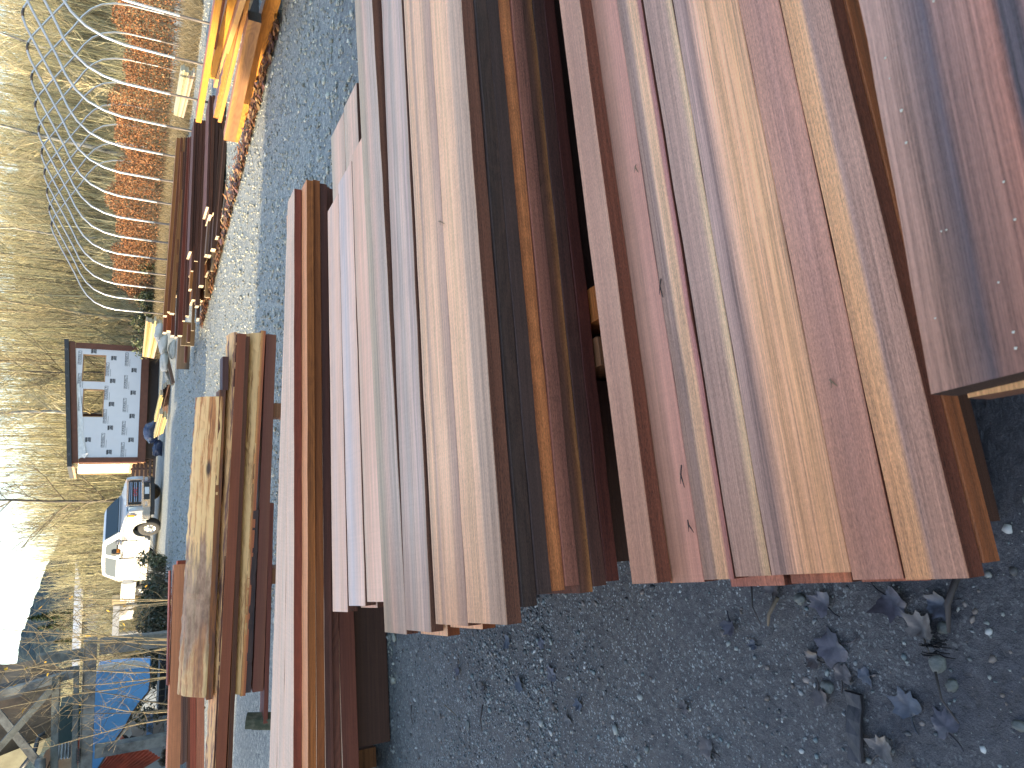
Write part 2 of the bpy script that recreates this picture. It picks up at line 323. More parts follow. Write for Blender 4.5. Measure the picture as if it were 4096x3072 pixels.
# fallen leaves on the soil
def leaf_mesh(seed, size):
    rg = random.Random(seed); pts = []; lob = [(0, 1.05), (.36, .72), (.72, .98), (1.2, .70), (1.7, .86), (2.3, .62), (2.85, .42)]
    prof = [(a + rg.uniform(-.1, .1), r * rg.uniform(.78, 1.14)) for a, r in lob] + [(2 * math.pi - a, r * rg.uniform(.85, 1.12)) for a, r in lob[:0:-1]]
    V = [(0, 0, 0)]; n = len(prof); c1, c2 = rg.uniform(-.3, .8), rg.uniform(-.3, .6)
    def P(r, a): x, y = r * math.cos(a) * size, r * math.sin(a) * size; return (x, y, .004 + c1 * y * y / size + c2 * x * x / size * .6 + rg.uniform(-.003, .005))
    for a, r in prof: V.append(P(r * .55, a))
    for i, (a, r) in enumerate(prof):
        V.append(P(r, a)); a2 = prof[(i + 1) % n][0] + (2 * math.pi if i == n - 1 else 0); r2 = prof[(i + 1) % n][1]; V.append(P((r + r2) / 2 * rg.uniform(.8, .98), (a + a2) / 2))
    Fs = []
    for i in range(n):
        j = (i + 1) % n; Fs.append((0, 1 + i, 1 + j)); o0 = 1 + n + 2 * i; o2 = 1 + n + 2 * j; Fs.append((1 + i, o0, o0 + 1, 1 + j)); Fs.append((1 + j, o0 + 1, o2))
    b = len(V); a0 = math.pi; 
    for k in range(5):
        u = k / 4; x = -size * (.3 + .9 * u); y = size * .18 * math.sin(u * 2.2) * (1 if seed % 2 else -1); wd = .0016
        V += [(x, y - wd, .004), (x, y + wd, .004), (x, y, .008)]
        if k: q = b + 3 * k; Fs += [(q - 3, q, q + 1, q - 2), (q - 2, q + 1, q + 2, q - 1), (q - 1, q + 2, q, q - 3)]
    me = bpy.data.meshes.new('fallen_leaf'); me.from_pydata(V, [], Fs)
    for p in me.polygons: p.use_smooth = True
    return me
def leafmat(c): 
    m, nt, b = newmat('wet_leaf'); tc = N(nt, 'ShaderNodeTexCoord'); n1 = noise(nt, tc.outputs['Object'], 40, 4, .6)
    nt.links.new(ramp(nt, n1, [(.35, tuple(v * .55 for v in c)), (.65, tuple(v * 1.3 for v in c))]), b.inputs['Base Color']); b.inputs['Roughness'].default_value = .42; bump(nt, b, n1, .5, .004); return m
LM = [leafmat(c) for c in ((.060, .052, .062), (.075, .058, .052), (.050, .054, .068), (.10, .082, .070))]
Z5 = lambda x, y: (2700 + x / 1.5845, 2150 + y / 1.5845)
Z4 = lambda x, y: (1300 + x / 1.9027, 2200 + y / 1.9027)
LEAVES = [(Z5(1370, 400), .062, 0), (Z5(1010, 690), .070, 0), (Z5(1560, 580), .060, 3), (Z5(1470, 1080), .055, 2), (Z5(1700, 1200), .055, 0), (Z5(1310, 1340), .052, 3), (Z5(1060, 880), .04, 1),
          (Z5(880, 770), .04, 1), (Z5(1205, 880), .035, 2), (Z5(920, 1000), .042, 1), (Z5(350, 560), .042, 0), (Z5(940, 420), .05, 0), (Z5(1680, 430), .05, 2), (Z5(490, 680), .025, 2), (Z5(200, 1350), .05, 1), (Z5(50, 1080), .032, 1), (Z5(620, 330), .04, 1),
          (Z4(1390, 690), .05, 2), (Z4(1720, 960), .06, 0), (Z4(1020, 910), .04, 0), (Z4(1480, 1010), .055, 2), (Z4(1930, 1170), .04, 2), (Z4(1840, 1290), .04, 3), (Z4(1210, 1040), .035, 1), (Z4(1060, 1130), .03, 3), (Z4(1640, 700), .045, 0)]
LDESC = ['dark purplish leaf', 'dull brown leaf', 'wet bluish leaf', 'pale greyish leaf']
for i, ((x, y), s, mi) in enumerate(LEAVES):
    p = atz(x, y, 0); o = link('fallen_leaf', leaf_mesh(40 + i, s * .84), LM[mi]); o.location = (p.x, p.y, gz(p.x, p.y) + .002); o.rotation_euler = (random.uniform(-.05, .05), random.uniform(-.05, .05), random.uniform(0, 6.28))
    tag(o, 'fallen maple ' + LDESC[mi] + ' lying flat on the dark soil near the plank ends', 'leaf', LDESC[mi] + 's fallen on the soil')
mtw = plain('dead_twig', (.05, .04, .035), .7)
for i, (a, b, r, nm) in enumerate([(Z5(650, 380), Z5(590, 560), .006, 'pale split stick on the soil below the front stack'), (Z5(1790, 240), Z5(1735, 600), .008, 'black wet stick poking from under the front stack'), (Z5(485, 300), Z5(545, 555), .0025, 'thin dark stem leaning below the front stack'),
        (Z5(1650, 850), Z5(1800, 1180), .003, 'thin curved twig beside a pale stone'), (Z4(1200, 1180), Z4(1195, 1380), .004, 'short dark twig on the gravelly soil'), (Z4(910, 1180), Z4(1000, 1260), .003, 'pale straw by a round stone'), (Z4(660, 1180), Z4(670, 1330), .003, 'straight dark twig lying alone on the grit')]):
    p, q = atz(*a, .012), atz(*b, .012); m_ = (p + q) / 2 + Vector((random.uniform(-.01, .01), .008, .006)); tag(MB().tube([p, m_, q], [r, r * .9, r * .5], 6).build('twig', mtw if i not in (0, 5) else plain('split_stick', (.16, .12, .08), .8), smooth=True), nm, 'twig')
mst = plain('field_stone', (.11, .115, .10), .55, var=.5, scale=30, bmp=.3)
for i, (p_, r, nm) in enumerate([(Z5(960, 945), .022, 'round mottled green stone among dark leaves'), (Z5(1650, 800), .028, 'oval tan stone beside a black tuft'), (Z5(1740, 940), .022, 'grey stone half sunk in wet mud'), (Z5(1690, 575), .018, 'pale round stone by the black stick'), (Z5(785, 390), .02, 'pale stone under the plank ends'), (Z5(2180, 1195), .018, 'bluish stone alone on smooth mud'), (Z4(1012, 1290), .014, 'small tan stone with a straw beside it'), (Z4(1080, 1330), .03, 'flat dark slate chip on the grit')]):
    p = atz(*p_, 0); bV, bF = ico(3); rg = np.random.RandomState(i); sc_ = rg.uniform(.75, 1.2, 3) * r * .72 * (np.array([1, 1, .7]) if i < 7 else np.array([1.4, .8, .25])); V = np.array([v * (1 + .30 * mn.noise(Vector(v) * 1.5 + Vector((i * 9, 0, 0))) + .10 * mn.noise(Vector(v) * 4 + Vector((i * 5, 0, 0)))) for v in bV]) * sc_
    o = link('stone', np_mesh('stone', V, bF, 3, True), mst); o.location = (p.x, p.y, gz(p.x, p.y) + r * .08); o.rotation_euler = (0, 0, i * 1.3); tag(o, nm, 'stone')
def bark_strip():
    p, q = atz(*Z5(1110, 985), .012), atz(*Z5(1140, 1420), .012); d = (q - p).normalized(); n_ = Vector((-d.y, d.x, 0)) * .024
    board('bark_strip', 'long flat strip of dark bark on the wet soil', 'bark', [p - n_ * .8, q - n_, q + n_ * .7, p + n_], .014, stained('old_bark', (.012, .011, .014), (.045, .038, .04), .42, .6, 60, .55, 0, (.3, 1, 1)), jit=.004, seg=.03)
    tg = MB(); c = atz(*Z5(1660, 690), .01)
    for k in range(26): a = Vector((random.gauss(0, .012), random.gauss(0, .008), .004)); b_ = a + (atz(*Z5(1560, 670), .01) - c) * random.uniform(-1, 1) + Vector((0, random.gauss(0, .006), random.uniform(0, .012))); tg.tube([c + a, c + (a + b_) / 2 + Vector((0, 0, .01)), c + b_], [.0022, .002, .001], 4)
    tag(tg.build('bark_tuft', plain('black_fibre', (.012, .012, .014), .5)), 'black frayed tuft of bark fibres by the oval stone', 'bark')
bark_strip()
# ================================================================== the middle stack (stack A) and the pale boards behind it
DKB = wood([A(84, 60, 50), A(70, 50, 44)], grain=.35, fuzz=.35, saw=.12)  # dark board sides: rough-sawn face, with its shade also put into the colour
A1t = wood([A(165, 158, 155), A(158, 153, 152), A(178, 162, 156), A(150, 146, 136), A(160, 152, 140)], .255, .05, end_shade=.55)
A2t = wood([A(156, 147, 144), A(170, 162, 164), A(190, 178, 174), A(156, 153, 154), A(170, 159, 157), A(150, 141, 138)], .245, .05, fuzz=.10, end_shade=.55)
A3t = wood([(0, A(158, 140, 132)), (.2, A(172, 152, 140)), (.32, A(212, 186, 164)), (.62, A(206, 180, 158)), (.70, A(160, 142, 134)), (.8, A(200, 174, 150)), (1, A(186, 165, 148))][::1], .26, .05, fuzz=.2, end_shade=.55)
A4t = wood([(0, A(160, 145, 134)), (.38, A(164, 150, 140)), (.46, A(206, 180, 160)), (.7, A(212, 186, 160)), (1, A(204, 176, 154))], .262, .05, fuzz=.22, end_shade=.55)
G_TOP = 'planks on top of the middle stack'
def se(x, y, z=.6): return atz(*Z4(x, y), z).dot(Sd)
LRIGHT = 4.6
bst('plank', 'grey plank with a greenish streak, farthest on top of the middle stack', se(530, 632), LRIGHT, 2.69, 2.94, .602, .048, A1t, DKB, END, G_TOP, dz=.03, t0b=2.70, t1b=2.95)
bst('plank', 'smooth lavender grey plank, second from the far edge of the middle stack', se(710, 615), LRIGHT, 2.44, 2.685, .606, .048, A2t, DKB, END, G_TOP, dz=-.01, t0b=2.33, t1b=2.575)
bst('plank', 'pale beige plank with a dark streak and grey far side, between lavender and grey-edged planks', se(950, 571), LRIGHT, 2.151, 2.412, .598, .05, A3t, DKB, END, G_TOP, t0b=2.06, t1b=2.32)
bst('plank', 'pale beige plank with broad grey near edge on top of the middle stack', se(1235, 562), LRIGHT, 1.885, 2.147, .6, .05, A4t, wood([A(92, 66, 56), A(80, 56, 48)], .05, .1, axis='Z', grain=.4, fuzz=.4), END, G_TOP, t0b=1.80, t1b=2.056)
SIDES = [('near black plank with wavy figure in the second layer of the middle stack', [(.0, A(60, 50, 48)), (1, A(50, 44, 44))], .25),
         ('smooth dark violet brown plank in the third layer of the middle stack', [(0, A(62, 52, 52)), (1, A(56, 48, 50))], .1),
         ('orange brown plank edge in the side of the middle stack', [(0, A(140, 94, 64)), (.5, A(162, 112, 74)), (1, A(142, 94, 64))], .15),
         ('dusky pink brown plank just under the orange one', [(0, A(112, 78, 70)), (1, A(124, 88, 80))], .05),
         ('two-tone plank, dark above and golden below, in the side of the middle stack', [(0, A(150, 112, 70)), (.3, A(120, 84, 58)), (.6, A(88, 62, 52)), (1, A(84, 62, 54))], .2),
         ('dark umber plank, seventh layer of the middle stack', [(0, A(82, 58, 52)), (1, A(72, 52, 48))], .1),
         ('deep red plank at the bottom of the middle stack', [(0, A(86, 48, 40)), (1, A(78, 44, 38))], .08)]
ENDX = [(1610, 518), (1735, 495), (1860, 495), (1985, 500), (2080, 548), (None, 0), (None, 0)]
zt = .6; SE_A = [-.12, -.09, -.085, -.075, -.10, -.085, -.075]
for i, (lb, stp, fig) in enumerate(SIDES):
    zt -= .0505; sm_ = wood(stp, .05, .12, grain=.3, fuzz=.38, axis='Z', figure=fig * .5)
    bst('plank', lb, SE_A[i], LRIGHT, 1.872 + random.uniform(-.004, .006) - .06 * 0, 2.14, zt, .0495, sm_, sm_, END, 'planks in the side of the middle stack', t0b=1.80, t1b=2.06, jit=.0009)
zt = .6
PALE = wood([A(205, 178, 150), A(190, 165, 140)], .3)
BACK = ['reddish end plank under the pale beige plank with the dark streak', 'brown end plank below the lavender grey plank', 'pale end plank under the greenish streaked plank', 'second lower end plank under the dark-streaked plank']
for i, (a, b, s0, ly) in enumerate([(2.15, 2.40, se(1000, 590, .55), 1), (2.43, 2.68, se(760, 640, .55), 1), (2.69, 2.93, se(560, 640, .55) + .03, 1), (2.16, 2.66, -.13, 2)]):
    bst('plank', BACK[i], s0, LRIGHT, a, b, .6 - .0505 * ly, .0495, PALE, wood([A(120, 74, 40), A(100, 62, 40)], .05, .1, axis='Z'), END, 'lower planks at the end of the middle stack')
# bearers under the middle stack
mbear = wood([A(120, 90, 65), A(95, 72, 55)], .1, grain=.4)
for s, lb in ((.62, 'timber bearer under the left end of the middle stack'), (3.2, 'timber bearer under the right end of the middle stack')):
    board('timber_bearer', lb, 'timber', [st(s, 1.84, .19), st(s + .1, 1.84, .19), st(s + .1, 3.62, .19), st(s, 3.62, .19)], .19, mbear)
board('timber_bearer', 'orange brown timber bearer showing between the middle and front stacks', 'timber', [st(.78, .62, .185), st(.90, .62, .185), st(.90, 2.6, .185), st(.78, 2.6, .185)], .10, wood([A(176, 118, 62), A(160, 104, 56)], .1))
mdk0 = wood([A(62, 46, 40), A(52, 40, 36)], .3)  # dark fillers added to block light and blacken the gaps under the stacks
for i, (a, b, c, d, h, lb) in enumerate([(-.02, .6, 1.96, 2.92, .185, 'added dark filler deepening the shade under the left end of the middle stack'), (.95, 3.15, 1.96, 2.92, .185, 'added dark filler deepening the shade under the middle stack'), (-.0, .76, .82, 1.46, .183, 'added dark filler deepening the shade under the left end of the front stack'), (.95, 3.3, .82, 1.46, .183, 'added dark filler deepening the shade under the front stack'), (.2, 2.0, 3.1, 3.6, .48, 'added dark filler deepening the shade under the fresh pale planks')]):
    board('shade_filler', lb, 'timber', [st(a, c, h), st(b, c, h), st(b, d, h), st(a, d, h)], h, mdk0)
# pale boards behind
Q1 = [wood([A(196, 176, 170), A(218, 196, 184), A(186, 174, 172), A(212, 190, 178)], .24, .03, grain=.2, fuzz=.06), wood([A(208, 188, 180), A(196, 184, 182), A(176, 177, 188), A(188, 182, 184)], .25, .03, grain=.2, fuzz=.06), wood([A(206, 182, 172), A(220, 196, 184), A(196, 172, 160), A(176, 164, 154)], .24, .03, grain=.2, fuzz=.06)]
G2 = 'fresh pale planks beside the middle stack'
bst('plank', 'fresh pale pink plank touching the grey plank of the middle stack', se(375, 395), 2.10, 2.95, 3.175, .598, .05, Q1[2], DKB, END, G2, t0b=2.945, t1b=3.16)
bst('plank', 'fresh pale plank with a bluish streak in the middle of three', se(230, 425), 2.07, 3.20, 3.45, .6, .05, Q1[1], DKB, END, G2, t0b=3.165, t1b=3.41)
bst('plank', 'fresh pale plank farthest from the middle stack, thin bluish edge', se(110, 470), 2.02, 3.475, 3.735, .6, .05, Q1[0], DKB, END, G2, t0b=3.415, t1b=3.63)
for i, (a, b, s0, s1, lb) in enumerate([(3.19, 3.43, -.13, 2.57, 'grey green plank below the bluish streaked plank, longer at the right'), (3.435, 3.70, -.1, 2.55, 'pinkish plank below the farthest pale plank, longer at the right'), (2.95, 3.17, -.08, 2.0, 'dark plank below the fresh pale pink plank')]):
    bst('plank', lb, s0, s1, a, b, .549, .05, wood([A(176, 164, 156), A(196, 178, 168), A(166, 164, 156)], .24, .04, grain=.2), DKB, END2, G2)
# ================================================================== the front stack (stack B)
G3 = 'planks on top of the front stack'
def sb(x, y, z): return atz(x, y, z).dot(Sd)
SB = wood([A(96, 62, 52), A(84, 54, 46)], .05, .1, axis='Z', grain=.35, fuzz=.45)  # side colour of the front stack holds sawn tone and painted shade
bst('plank', 'narrow plain pinkish brown plank raised along the far edge of the front stack', sb(2577, 2334, .4), 3.4, 1.448, 1.549, .40, .05, wood([A(172, 146, 134), A(164, 138, 128), A(176, 148, 136)], .1, .1, grain=.2, fuzz=.22, end_shade=.75), SB, END, G3, t0b=1.448, t1b=1.549)
BT = [(1.338, 1.462, (2755, 2330), 'smooth pink plank with a rosy near edge on the front stack', wood([(0, A(188, 150, 142)), (.3, A(182, 148, 140)), (.55, A(166, 138, 128)), (.9, A(166, 138, 128)), (.97, A(168, 138, 124)), (1, A(184, 136, 92))], .115, .07, grain=.2, fuzz=.1, end_shade=.75)),
      (1.238, 1.335, (2870, 2318), 'narrow grey plank with cream and purple stripes', wood([(0, A(150, 112, 116)), (.1, A(160, 122, 122)), (.2, A(212, 184, 158)), (.45, A(216, 190, 164)), (.62, A(146, 132, 130)), (1, A(140, 122, 114))], .1, .13, fuzz=.22, end_shade=.75)),
      (1.131, 1.234, (3008, 2305), 'narrow greyish brown plank with a pale ringed end', wood([(0, A(222, 204, 176)), (.12, A(214, 196, 168)), (.3, A(166, 148, 142)), (.7, A(156, 138, 134)), (1, A(150, 134, 130))], .105, .16, fuzz=.22, end_shade=.75)),
      (.931, 1.127, (3230, 2295), 'wide tan plank shading to dark purple grey on its far side', wood([(0, A(210, 176, 148)), (.18, A(222, 186, 150)), (.34, A(206, 172, 144)), (.46, A(220, 184, 150)), (.6, A(210, 178, 154)), (.70, A(186, 160, 148)), (.80, A(146, 130, 130)), (.9, A(158, 142, 142)), (1, A(164, 148, 146))], .197, .06, grain=.42, fuzz=.14, end_shade=.75)),
      (.826, .929, (3530, 2316), 'rough plain reddish brown plank between the two tan planks', wood([A(172, 138, 128), A(164, 134, 128), A(170, 138, 126)], .104, .1, grain=.24, fuzz=.26, end_shade=.75)),
      (.712, .824, (3760, 2316), 'tan plank with a broad grey brown near edge on the front stack', wood([(0, A(164, 140, 132)), (.4, A(160, 138, 132)), (.5, A(158, 140, 138)), (.6, A(214, 180, 146)), (.8, A(218, 180, 142)), (1, A(206, 170, 138))], .112, .06, fuzz=.26, end_shade=.75))]
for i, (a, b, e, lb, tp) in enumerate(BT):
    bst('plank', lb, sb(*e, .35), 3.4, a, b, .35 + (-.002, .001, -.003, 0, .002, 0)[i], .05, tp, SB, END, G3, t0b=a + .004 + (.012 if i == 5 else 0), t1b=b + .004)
for i, (a, b, e, z, lb, c) in enumerate([(.713, .80, (4000, 2249), .2995, 'orange brown plank edge just under the near edge of the front stack', [A(136, 92, 62), A(112, 76, 54), A(128, 84, 56)]), (.81, .95, (3380, 2330), .30, 'reddish lower plank end under the wide tan plank', [A(140, 92, 74), A(124, 84, 70)]), (.97, 1.12, (3160, 2335), .30, 'brown lower plank end between the front stack boards', [A(150, 104, 80), A(120, 84, 70)]), (1.14, 1.30, (3000, 2345), .30, 'pinkish lower plank end under the grey striped planks', [A(150, 110, 96), A(128, 92, 84)])]):
    bst('plank', lb, sb(*e, z), 3.4, a, b, z, .05, wood(c, .1, .1, fuzz=.3), wood(c, .05, .1, axis='Z', fuzz=.3) if i == 0 else SB, END2, 'lower planks of the front stack')
for i, (a, b, z) in enumerate([(1.32, 1.54, .30), (.75, 1.54, .25)]):
    bst('plank', ['lower plank under the raised pinkish brown plank', 'broad bottom plank of the front stack'][i], .02, 3.4, a, b, z - .0, .05 if i == 0 else .06, wood([A(110, 76, 62)], .2), SB, END2, 'lower planks of the front stack')
# the thick slab close to the camera
mslab = wood([(0, A(146, 122, 114)), (.12, A(138, 114, 110)), (.22, A(150, 122, 116)), (.30, A(116, 98, 100)), (.36, A(94, 88, 98)), (.39, A(160, 124, 114)), (.45, A(150, 114, 108)), (.50, A(168, 128, 118)), (.56, A(154, 120, 112)), (.60, A(128, 106, 106)), (.645, A(84, 84, 98)), (.68, A(88, 88, 102)), (.70, A(160, 124, 118)), (.78, A(142, 118, 116)), (.86, A(130, 112, 114)), (.89, A(90, 88, 102)), (.92, A(108, 100, 108)), (1, A(148, 130, 128))], .34, .018, grain=.42, fuzz=.12, rough=.62, spec=.3, end_shade=.5)
p0 = atz(3719, 1578, .84); p1 = atz(3434, 0, .84); dS = (p1 - p0).normalized(); pS = Vector((dS.y, -dS.x, 0))
board('wide_slab', 'wide dark red slab with blue grey streaks, nearest in front of the stacks', 'slab', [p0 + pS * .40 + dS * .02, p1 + dS * 1.6 + pS * .40, p1 + dS * 1.6, p0], .05, mslab, wood([A(60, 46, 42)], .05, fuzz=.4), wood([A(44, 36, 34)]), jit=.0006, seg=.06)
q0 = atz(3869, 1592, .787); q1 = q0 + pS * .34
board('wide_slab', 'pale slab end under the dark red slab', 'slab', [q1, q1 + dS * 2, q0 + dS * 2, q0], .045, wood([A(205, 178, 132), A(190, 160, 120)], .3, .1), wood([A(170, 140, 100)], .05), wood([A(96, 74, 60), A(80, 62, 52)], .3, .1))
rg_ = np.random.RandomState(2); sd_ = MB()
for _ in range(70):
    c = p0 + dS * float(rg_.uniform(0, .9)) + pS * float(rg_.uniform(.01, .36)) + Vector((0, 0, .0008)); r_ = float(rg_.uniform(.0006, .0016)); sd_.hexa([c + Vector((x * r_, y * r_, z * r_)) for z in (-.4, .6) for x, y in ((-1, -.7), (1, -1), (.8, 1), (-1, .6))])
tag(sd_.build('sawdust_specks', plain('sawdust', (.55, .48, .36), .8, bmp=0)), 'pale sawdust specks on the dark red slab', 'sawdust', kind='stuff')
mpost = wood([A(110, 82, 60)], .1)
for i, (u, lb) in enumerate([(.25, 'upright block carrying the end of the dark red slab'), (1.4, 'upright block carrying the middle of the dark red slab')]):
    c = p0 + dS * u + pS * .22; MBk = MB().box((c.x - .12, c.y - .12, -.01), (c.x + .12, c.y + .12, .735)); tag(MBk.build('timber_block', mpost, bevel=.004), lb, 'timber block')
# splinters and shavings
msp = plain('splinter_bark', (.05, .028, .022), .8)
for i, (a, b, lb) in enumerate([((2727, 1860), (2738, 1950), 'dark forked splinter on the rosy edge of the pink plank'), ((2752, 2080), (2775, 2130), 'small dark splinter near the end of the pink plank'), ((2645, 1115), (2652, 1190), 'dark sliver beside the pink plank'), ((1755, 885), (1778, 895), 'curled shaving in the crack between the beige planks'), ((2545, 660), (2553, 690), 'thin splinter standing on the grey striped plank'), ((3320, 1520), (3350, 1545), 'straw coloured shaving on the rough reddish brown plank')]):
    p, q = atz(*a, .352 if a[0] > 2300 else .602), atz(*b, .352 if a[0] > 2300 else .602); p.z += .001; m_ = (p + q) / 2 + Vector((.004, .002, .006)); m2 = q.lerp(p, .3) + Vector((-.008, .002, .008))
    tag(MB().tube([p, m_, q], [.0016, .0022, .0008], 5).tube([m_, m2], [.0014, .0006], 5).build('splinter', msp if i < 3 else plain('shaving', (.22, .14, .08), .8)), lb, 'splinter')
# ================================================================== the tall back stack (stack C)
Z6 = lambda x, y: (600 + x / 2.073, 1200 + y / 2.073)
Z7 = lambda x, y: (600 + x / 1.548, 2000 + y / 1.548)
Z8 = lambda x, y: (700 + x / 2.074, y / 2.074)
G4 = 'boards of the tall back stack'
def line_board(name, label, cat, near, far, z, th, top, side=None, end=None, group=None, ext=0, **k):
    """near / far: two image points (right, left) of the near and far top edges at height z"""
    nr, nl = [atz(*p, z) for p in near]; fr, fl = [atz(*p, z) for p in far]
    if ext: d = (nl - nr).normalized(); nl = nl + d * ext; d = (fl - fr).normalized(); fl = fl + d * ext
    return board(name, label, cat, [nl, nr, fr, fl], th, top, side, end, group, **k)
mC = [wood([A(196, 180, 170), A(186, 176, 168), A(202, 186, 176)], .3, .1, grain=.18, fuzz=.22, saw=.08) for _ in range(2)]
sC1 = wood([A(104, 58, 46), A(94, 52, 42)], .05, .1, grain=.3, figure=.05, axis='Z'); sC2 = wood([A(150, 98, 52), A(122, 78, 42)], .05, .2, figure=.09, axis='Z', grain=.4)
sC3 = wood([A(86, 56, 48), A(70, 48, 44)], .05, .2, figure=.05, axis='Z', grain=.3); sC4 = wood([A(96, 58, 46), A(84, 52, 44)], .08, .1, axis='Z', grain=.3)
line_board('board', 'pale sawn board along the near edge of the tall back stack', 'board', (Z8(990, 1565), Z7(885, 1659)), (Z8(966, 1612), Z7(823, 1659)), .60, .05, mC[0], sC1, END2, G4, .6)
line_board('board', 'narrow pale sawn board between two cracks on the tall back stack', 'board', (Z8(966, 1614), Z7(822, 1659)), (Z8(958, 1630), Z7(784, 1659)), .60, .05, mC[1], sC1, END2, G4, .6)
line_board('board', 'pale sawn board farthest on the tall back stack, beside the live edge slabs', 'board', (Z8(958, 1632), Z7(783, 1659)), (Z8(936, 1676), Z7(738, 1659)), .60, .05, mC[0], sC1, END2, G4, .6)
sC = empty
def sC_board(lb, zr, near_r, near_l, z, th, top, side, w, ext=.6):
    nr, nl = atz(*near_r, z), atz(*near_l, z); d = (nr - nl).normalized(); q = Vector((-d.y, d.x, 0)) * w; nl = nl - d * ext
    board('board', lb, 'board', [nl, nr, nr + q, nl + q], th, top, side, END2, G4)
sC_board('pale topped brown board standing proud below the top of the tall back stack', .55, Z8(1090, 1490), Z7(978, 1659), .549, .048, wood([A(196, 150, 116), A(206, 160, 124)], .3, .1), sC2, .62)
sC_board('golden brown board in the third layer of the tall back stack', .50, Z8(1142, 1490), Z7(1031, 1659), .500, .049, mC[1], wood([A(136, 86, 46), A(112, 70, 40)], .05, .2, figure=.07, axis='Z', grain=.35), .64)
sC_board('dark plum board in the fourth layer of the tall back stack', .45, Z8(1200, 1520), Z7(1085, 1659), .45, .05, mC[1], sC3, .62)
sC_board('brown board with arched figure in the fifth layer of the tall back stack', .4, Z8(1228, 1545), Z7(1136, 1659), .399, .048, mC[1], wood([A(96, 62, 50), A(78, 50, 44)], .05, .2, figure=.16, axis='Z'), .62)
sC_board('broad reddish brown beam at the bottom of the tall back stack', .35, Z8(1258, 1560), Z7(1190, 1659), .349, .10, mC[1], sC4, .6)
for s, lb in ((-1.2, 'sleeper under the left end of the tall back stack'), (1.9, 'sleeper under the right end of the tall back stack')):
    board('timber_sleeper', lb, 'timber', [st(s, 5.0, .248), st(s + .12, 5.0, .248), st(s + .12, 5.2, .248), st(s, 5.2, .248)], .25, mbear)
for a, b, lb in ((-1.0, 1.8, 'added dark filler deepening the shade under the tall back stack'), (-2.6, -1.3, 'added dark filler deepening the shade under the left end of the tall back stack')): board('shade_filler', lb, 'timber', [st(a, 4.70, .245), st(b, 4.62, .245), st(b, 5.1, .245), st(a, 5.2, .245)], .245, mdk0)  # added fillers stand in for the black shade below this stack
# ================================================================== live edge slabs (stack D), faces on an upright plane
def face_board(name, label, cat, TR, TL, BR, BL, P, th, depth, mats, group=None, ext=0, **k):
    """near face given by image points (top right/left, bottom right/left) on the upright plane through P at angle th"""
    tr, tl, br, bl = [atplane(*p, P, th) for p in (TR, TL, BR, BL)]
    if ext: d = (tl - tr).normalized(); tl = tl + d * ext; bl = bl + (bl - br).normalized() * ext
    q = Vector((-math.sin(th), math.cos(th), 0)) * depth; hgt = ((tr.z - br.z) + (tl.z - bl.z)) / 2
    return board(name, label, cat, [tl, tr, tr + q, tl + q], max(.012, hgt), mats[0], mats[1], mats[2], group, **k)
PD = tuple(st(2.0, 7.0)); thD = TH - R(9.0)
bark1 = stained('barked_sapwood', A(196, 168, 120), A(120, 78, 46), .46, .66, 2.2, .75, 0, (.5, 7, 7)); 
def live(c1, c2, c3, sx=.7, grey=0):
    m, nt, b = newmat('live_edge_wood'); tc = N(nt, 'ShaderNodeTexCoord'); v = tc.outputs['Object']
    n1 = noise(nt, mapv(nt, v, (sx, 9, 9)), 2.0, 6, .7); n2 = noise(nt, mapv(nt, v, (.35, 3, 3)), 2.0, 2, .5)
    f = math_(nt, 'ADD', math_(nt, 'MULTIPLY', n1, .65), math_(nt, 'MULTIPLY', n2, .35))
    nt.links.new(ramp(nt, f, [(.36, c3), (.44, c2), (.50, c1), (.62, tuple(min(.9, v_ * 1.15) for v_ in c1))]), b.inputs['Base Color']); b.inputs['Roughness'].default_value = .8
    if grey:   # a patch of grey inner bark still on
        col = b.inputs['Base Color'].links[0].from_socket; sp = N(nt, 'ShaderNodeSeparateXYZ'); nt.links.new(v, sp.inputs[0]); e = math_(nt, 'ADD', sp.outputs[0], math_(nt, 'MULTIPLY', math_(nt, 'SUBTRACT', n2, .5), 1.6)); f1 = math_(nt, 'MULTIPLY', maprange(nt, math_(nt, 'ADD', e, math_(nt, 'MULTIPLY', math_(nt, 'SUBTRACT', n1, .5), 2.2)), grey, grey + .35, .85, 0), maprange(nt, math_(nt, 'ADD', e, math_(nt, 'MULTIPLY', math_(nt, 'SUBTRACT', n1, .5), .6)), .25, .4, .35, 1))
        nb = noise(nt, mapv(nt, v, (6, 14, 14)), 1, 5, .7); nt.links.new(mixc(nt, f1, col, ramp(nt, nb, [(.35, A(98, 88, 82)), (.6, A(148, 136, 126))])), b.inputs['Base Color'])
        vk = N(nt, 'ShaderNodeTexVoronoi'); nt.links.new(mapv(nt, v, (1.6, 5, 5)), vk.inputs['Vector']); vk.inputs['Scale'].default_value = 1.0; c2_ = b.inputs['Base Color'].links[0].from_socket; nt.links.new(mixc(nt, maprange(nt, vk.outputs['Distance'], .07, .16, .9, 0), c2_, (.03, .02, .018)), b.inputs['Base Color'])
    bump(nt, b, n1, .8, .02); return m
lv1, lv2 = live(A(204, 184, 146), A(172, 132, 88), A(112, 82, 60)), live(A(192, 172, 130), A(150, 118, 80), A(70, 58, 54))
lvg = live(A(204, 184, 140), A(166, 124, 82), A(110, 80, 60), .5, 1.1); dkbark = live(A(62, 52, 52), A(50, 44, 48), A(36, 34, 38)); rawend = wood([A(150, 120, 90)]); brn = wood([A(110, 76, 48)], .1)
red1 = wood([A(128, 80, 58), A(112, 70, 54), A(118, 74, 54)], .12, .15, axis='Z', grain=.15, fuzz=.1, knots=1.1); red2 = wood([A(120, 84, 68), A(106, 74, 64), A(96, 62, 54)], .12, .12, axis='Z', grain=.15, fuzz=.1, knots=.9)
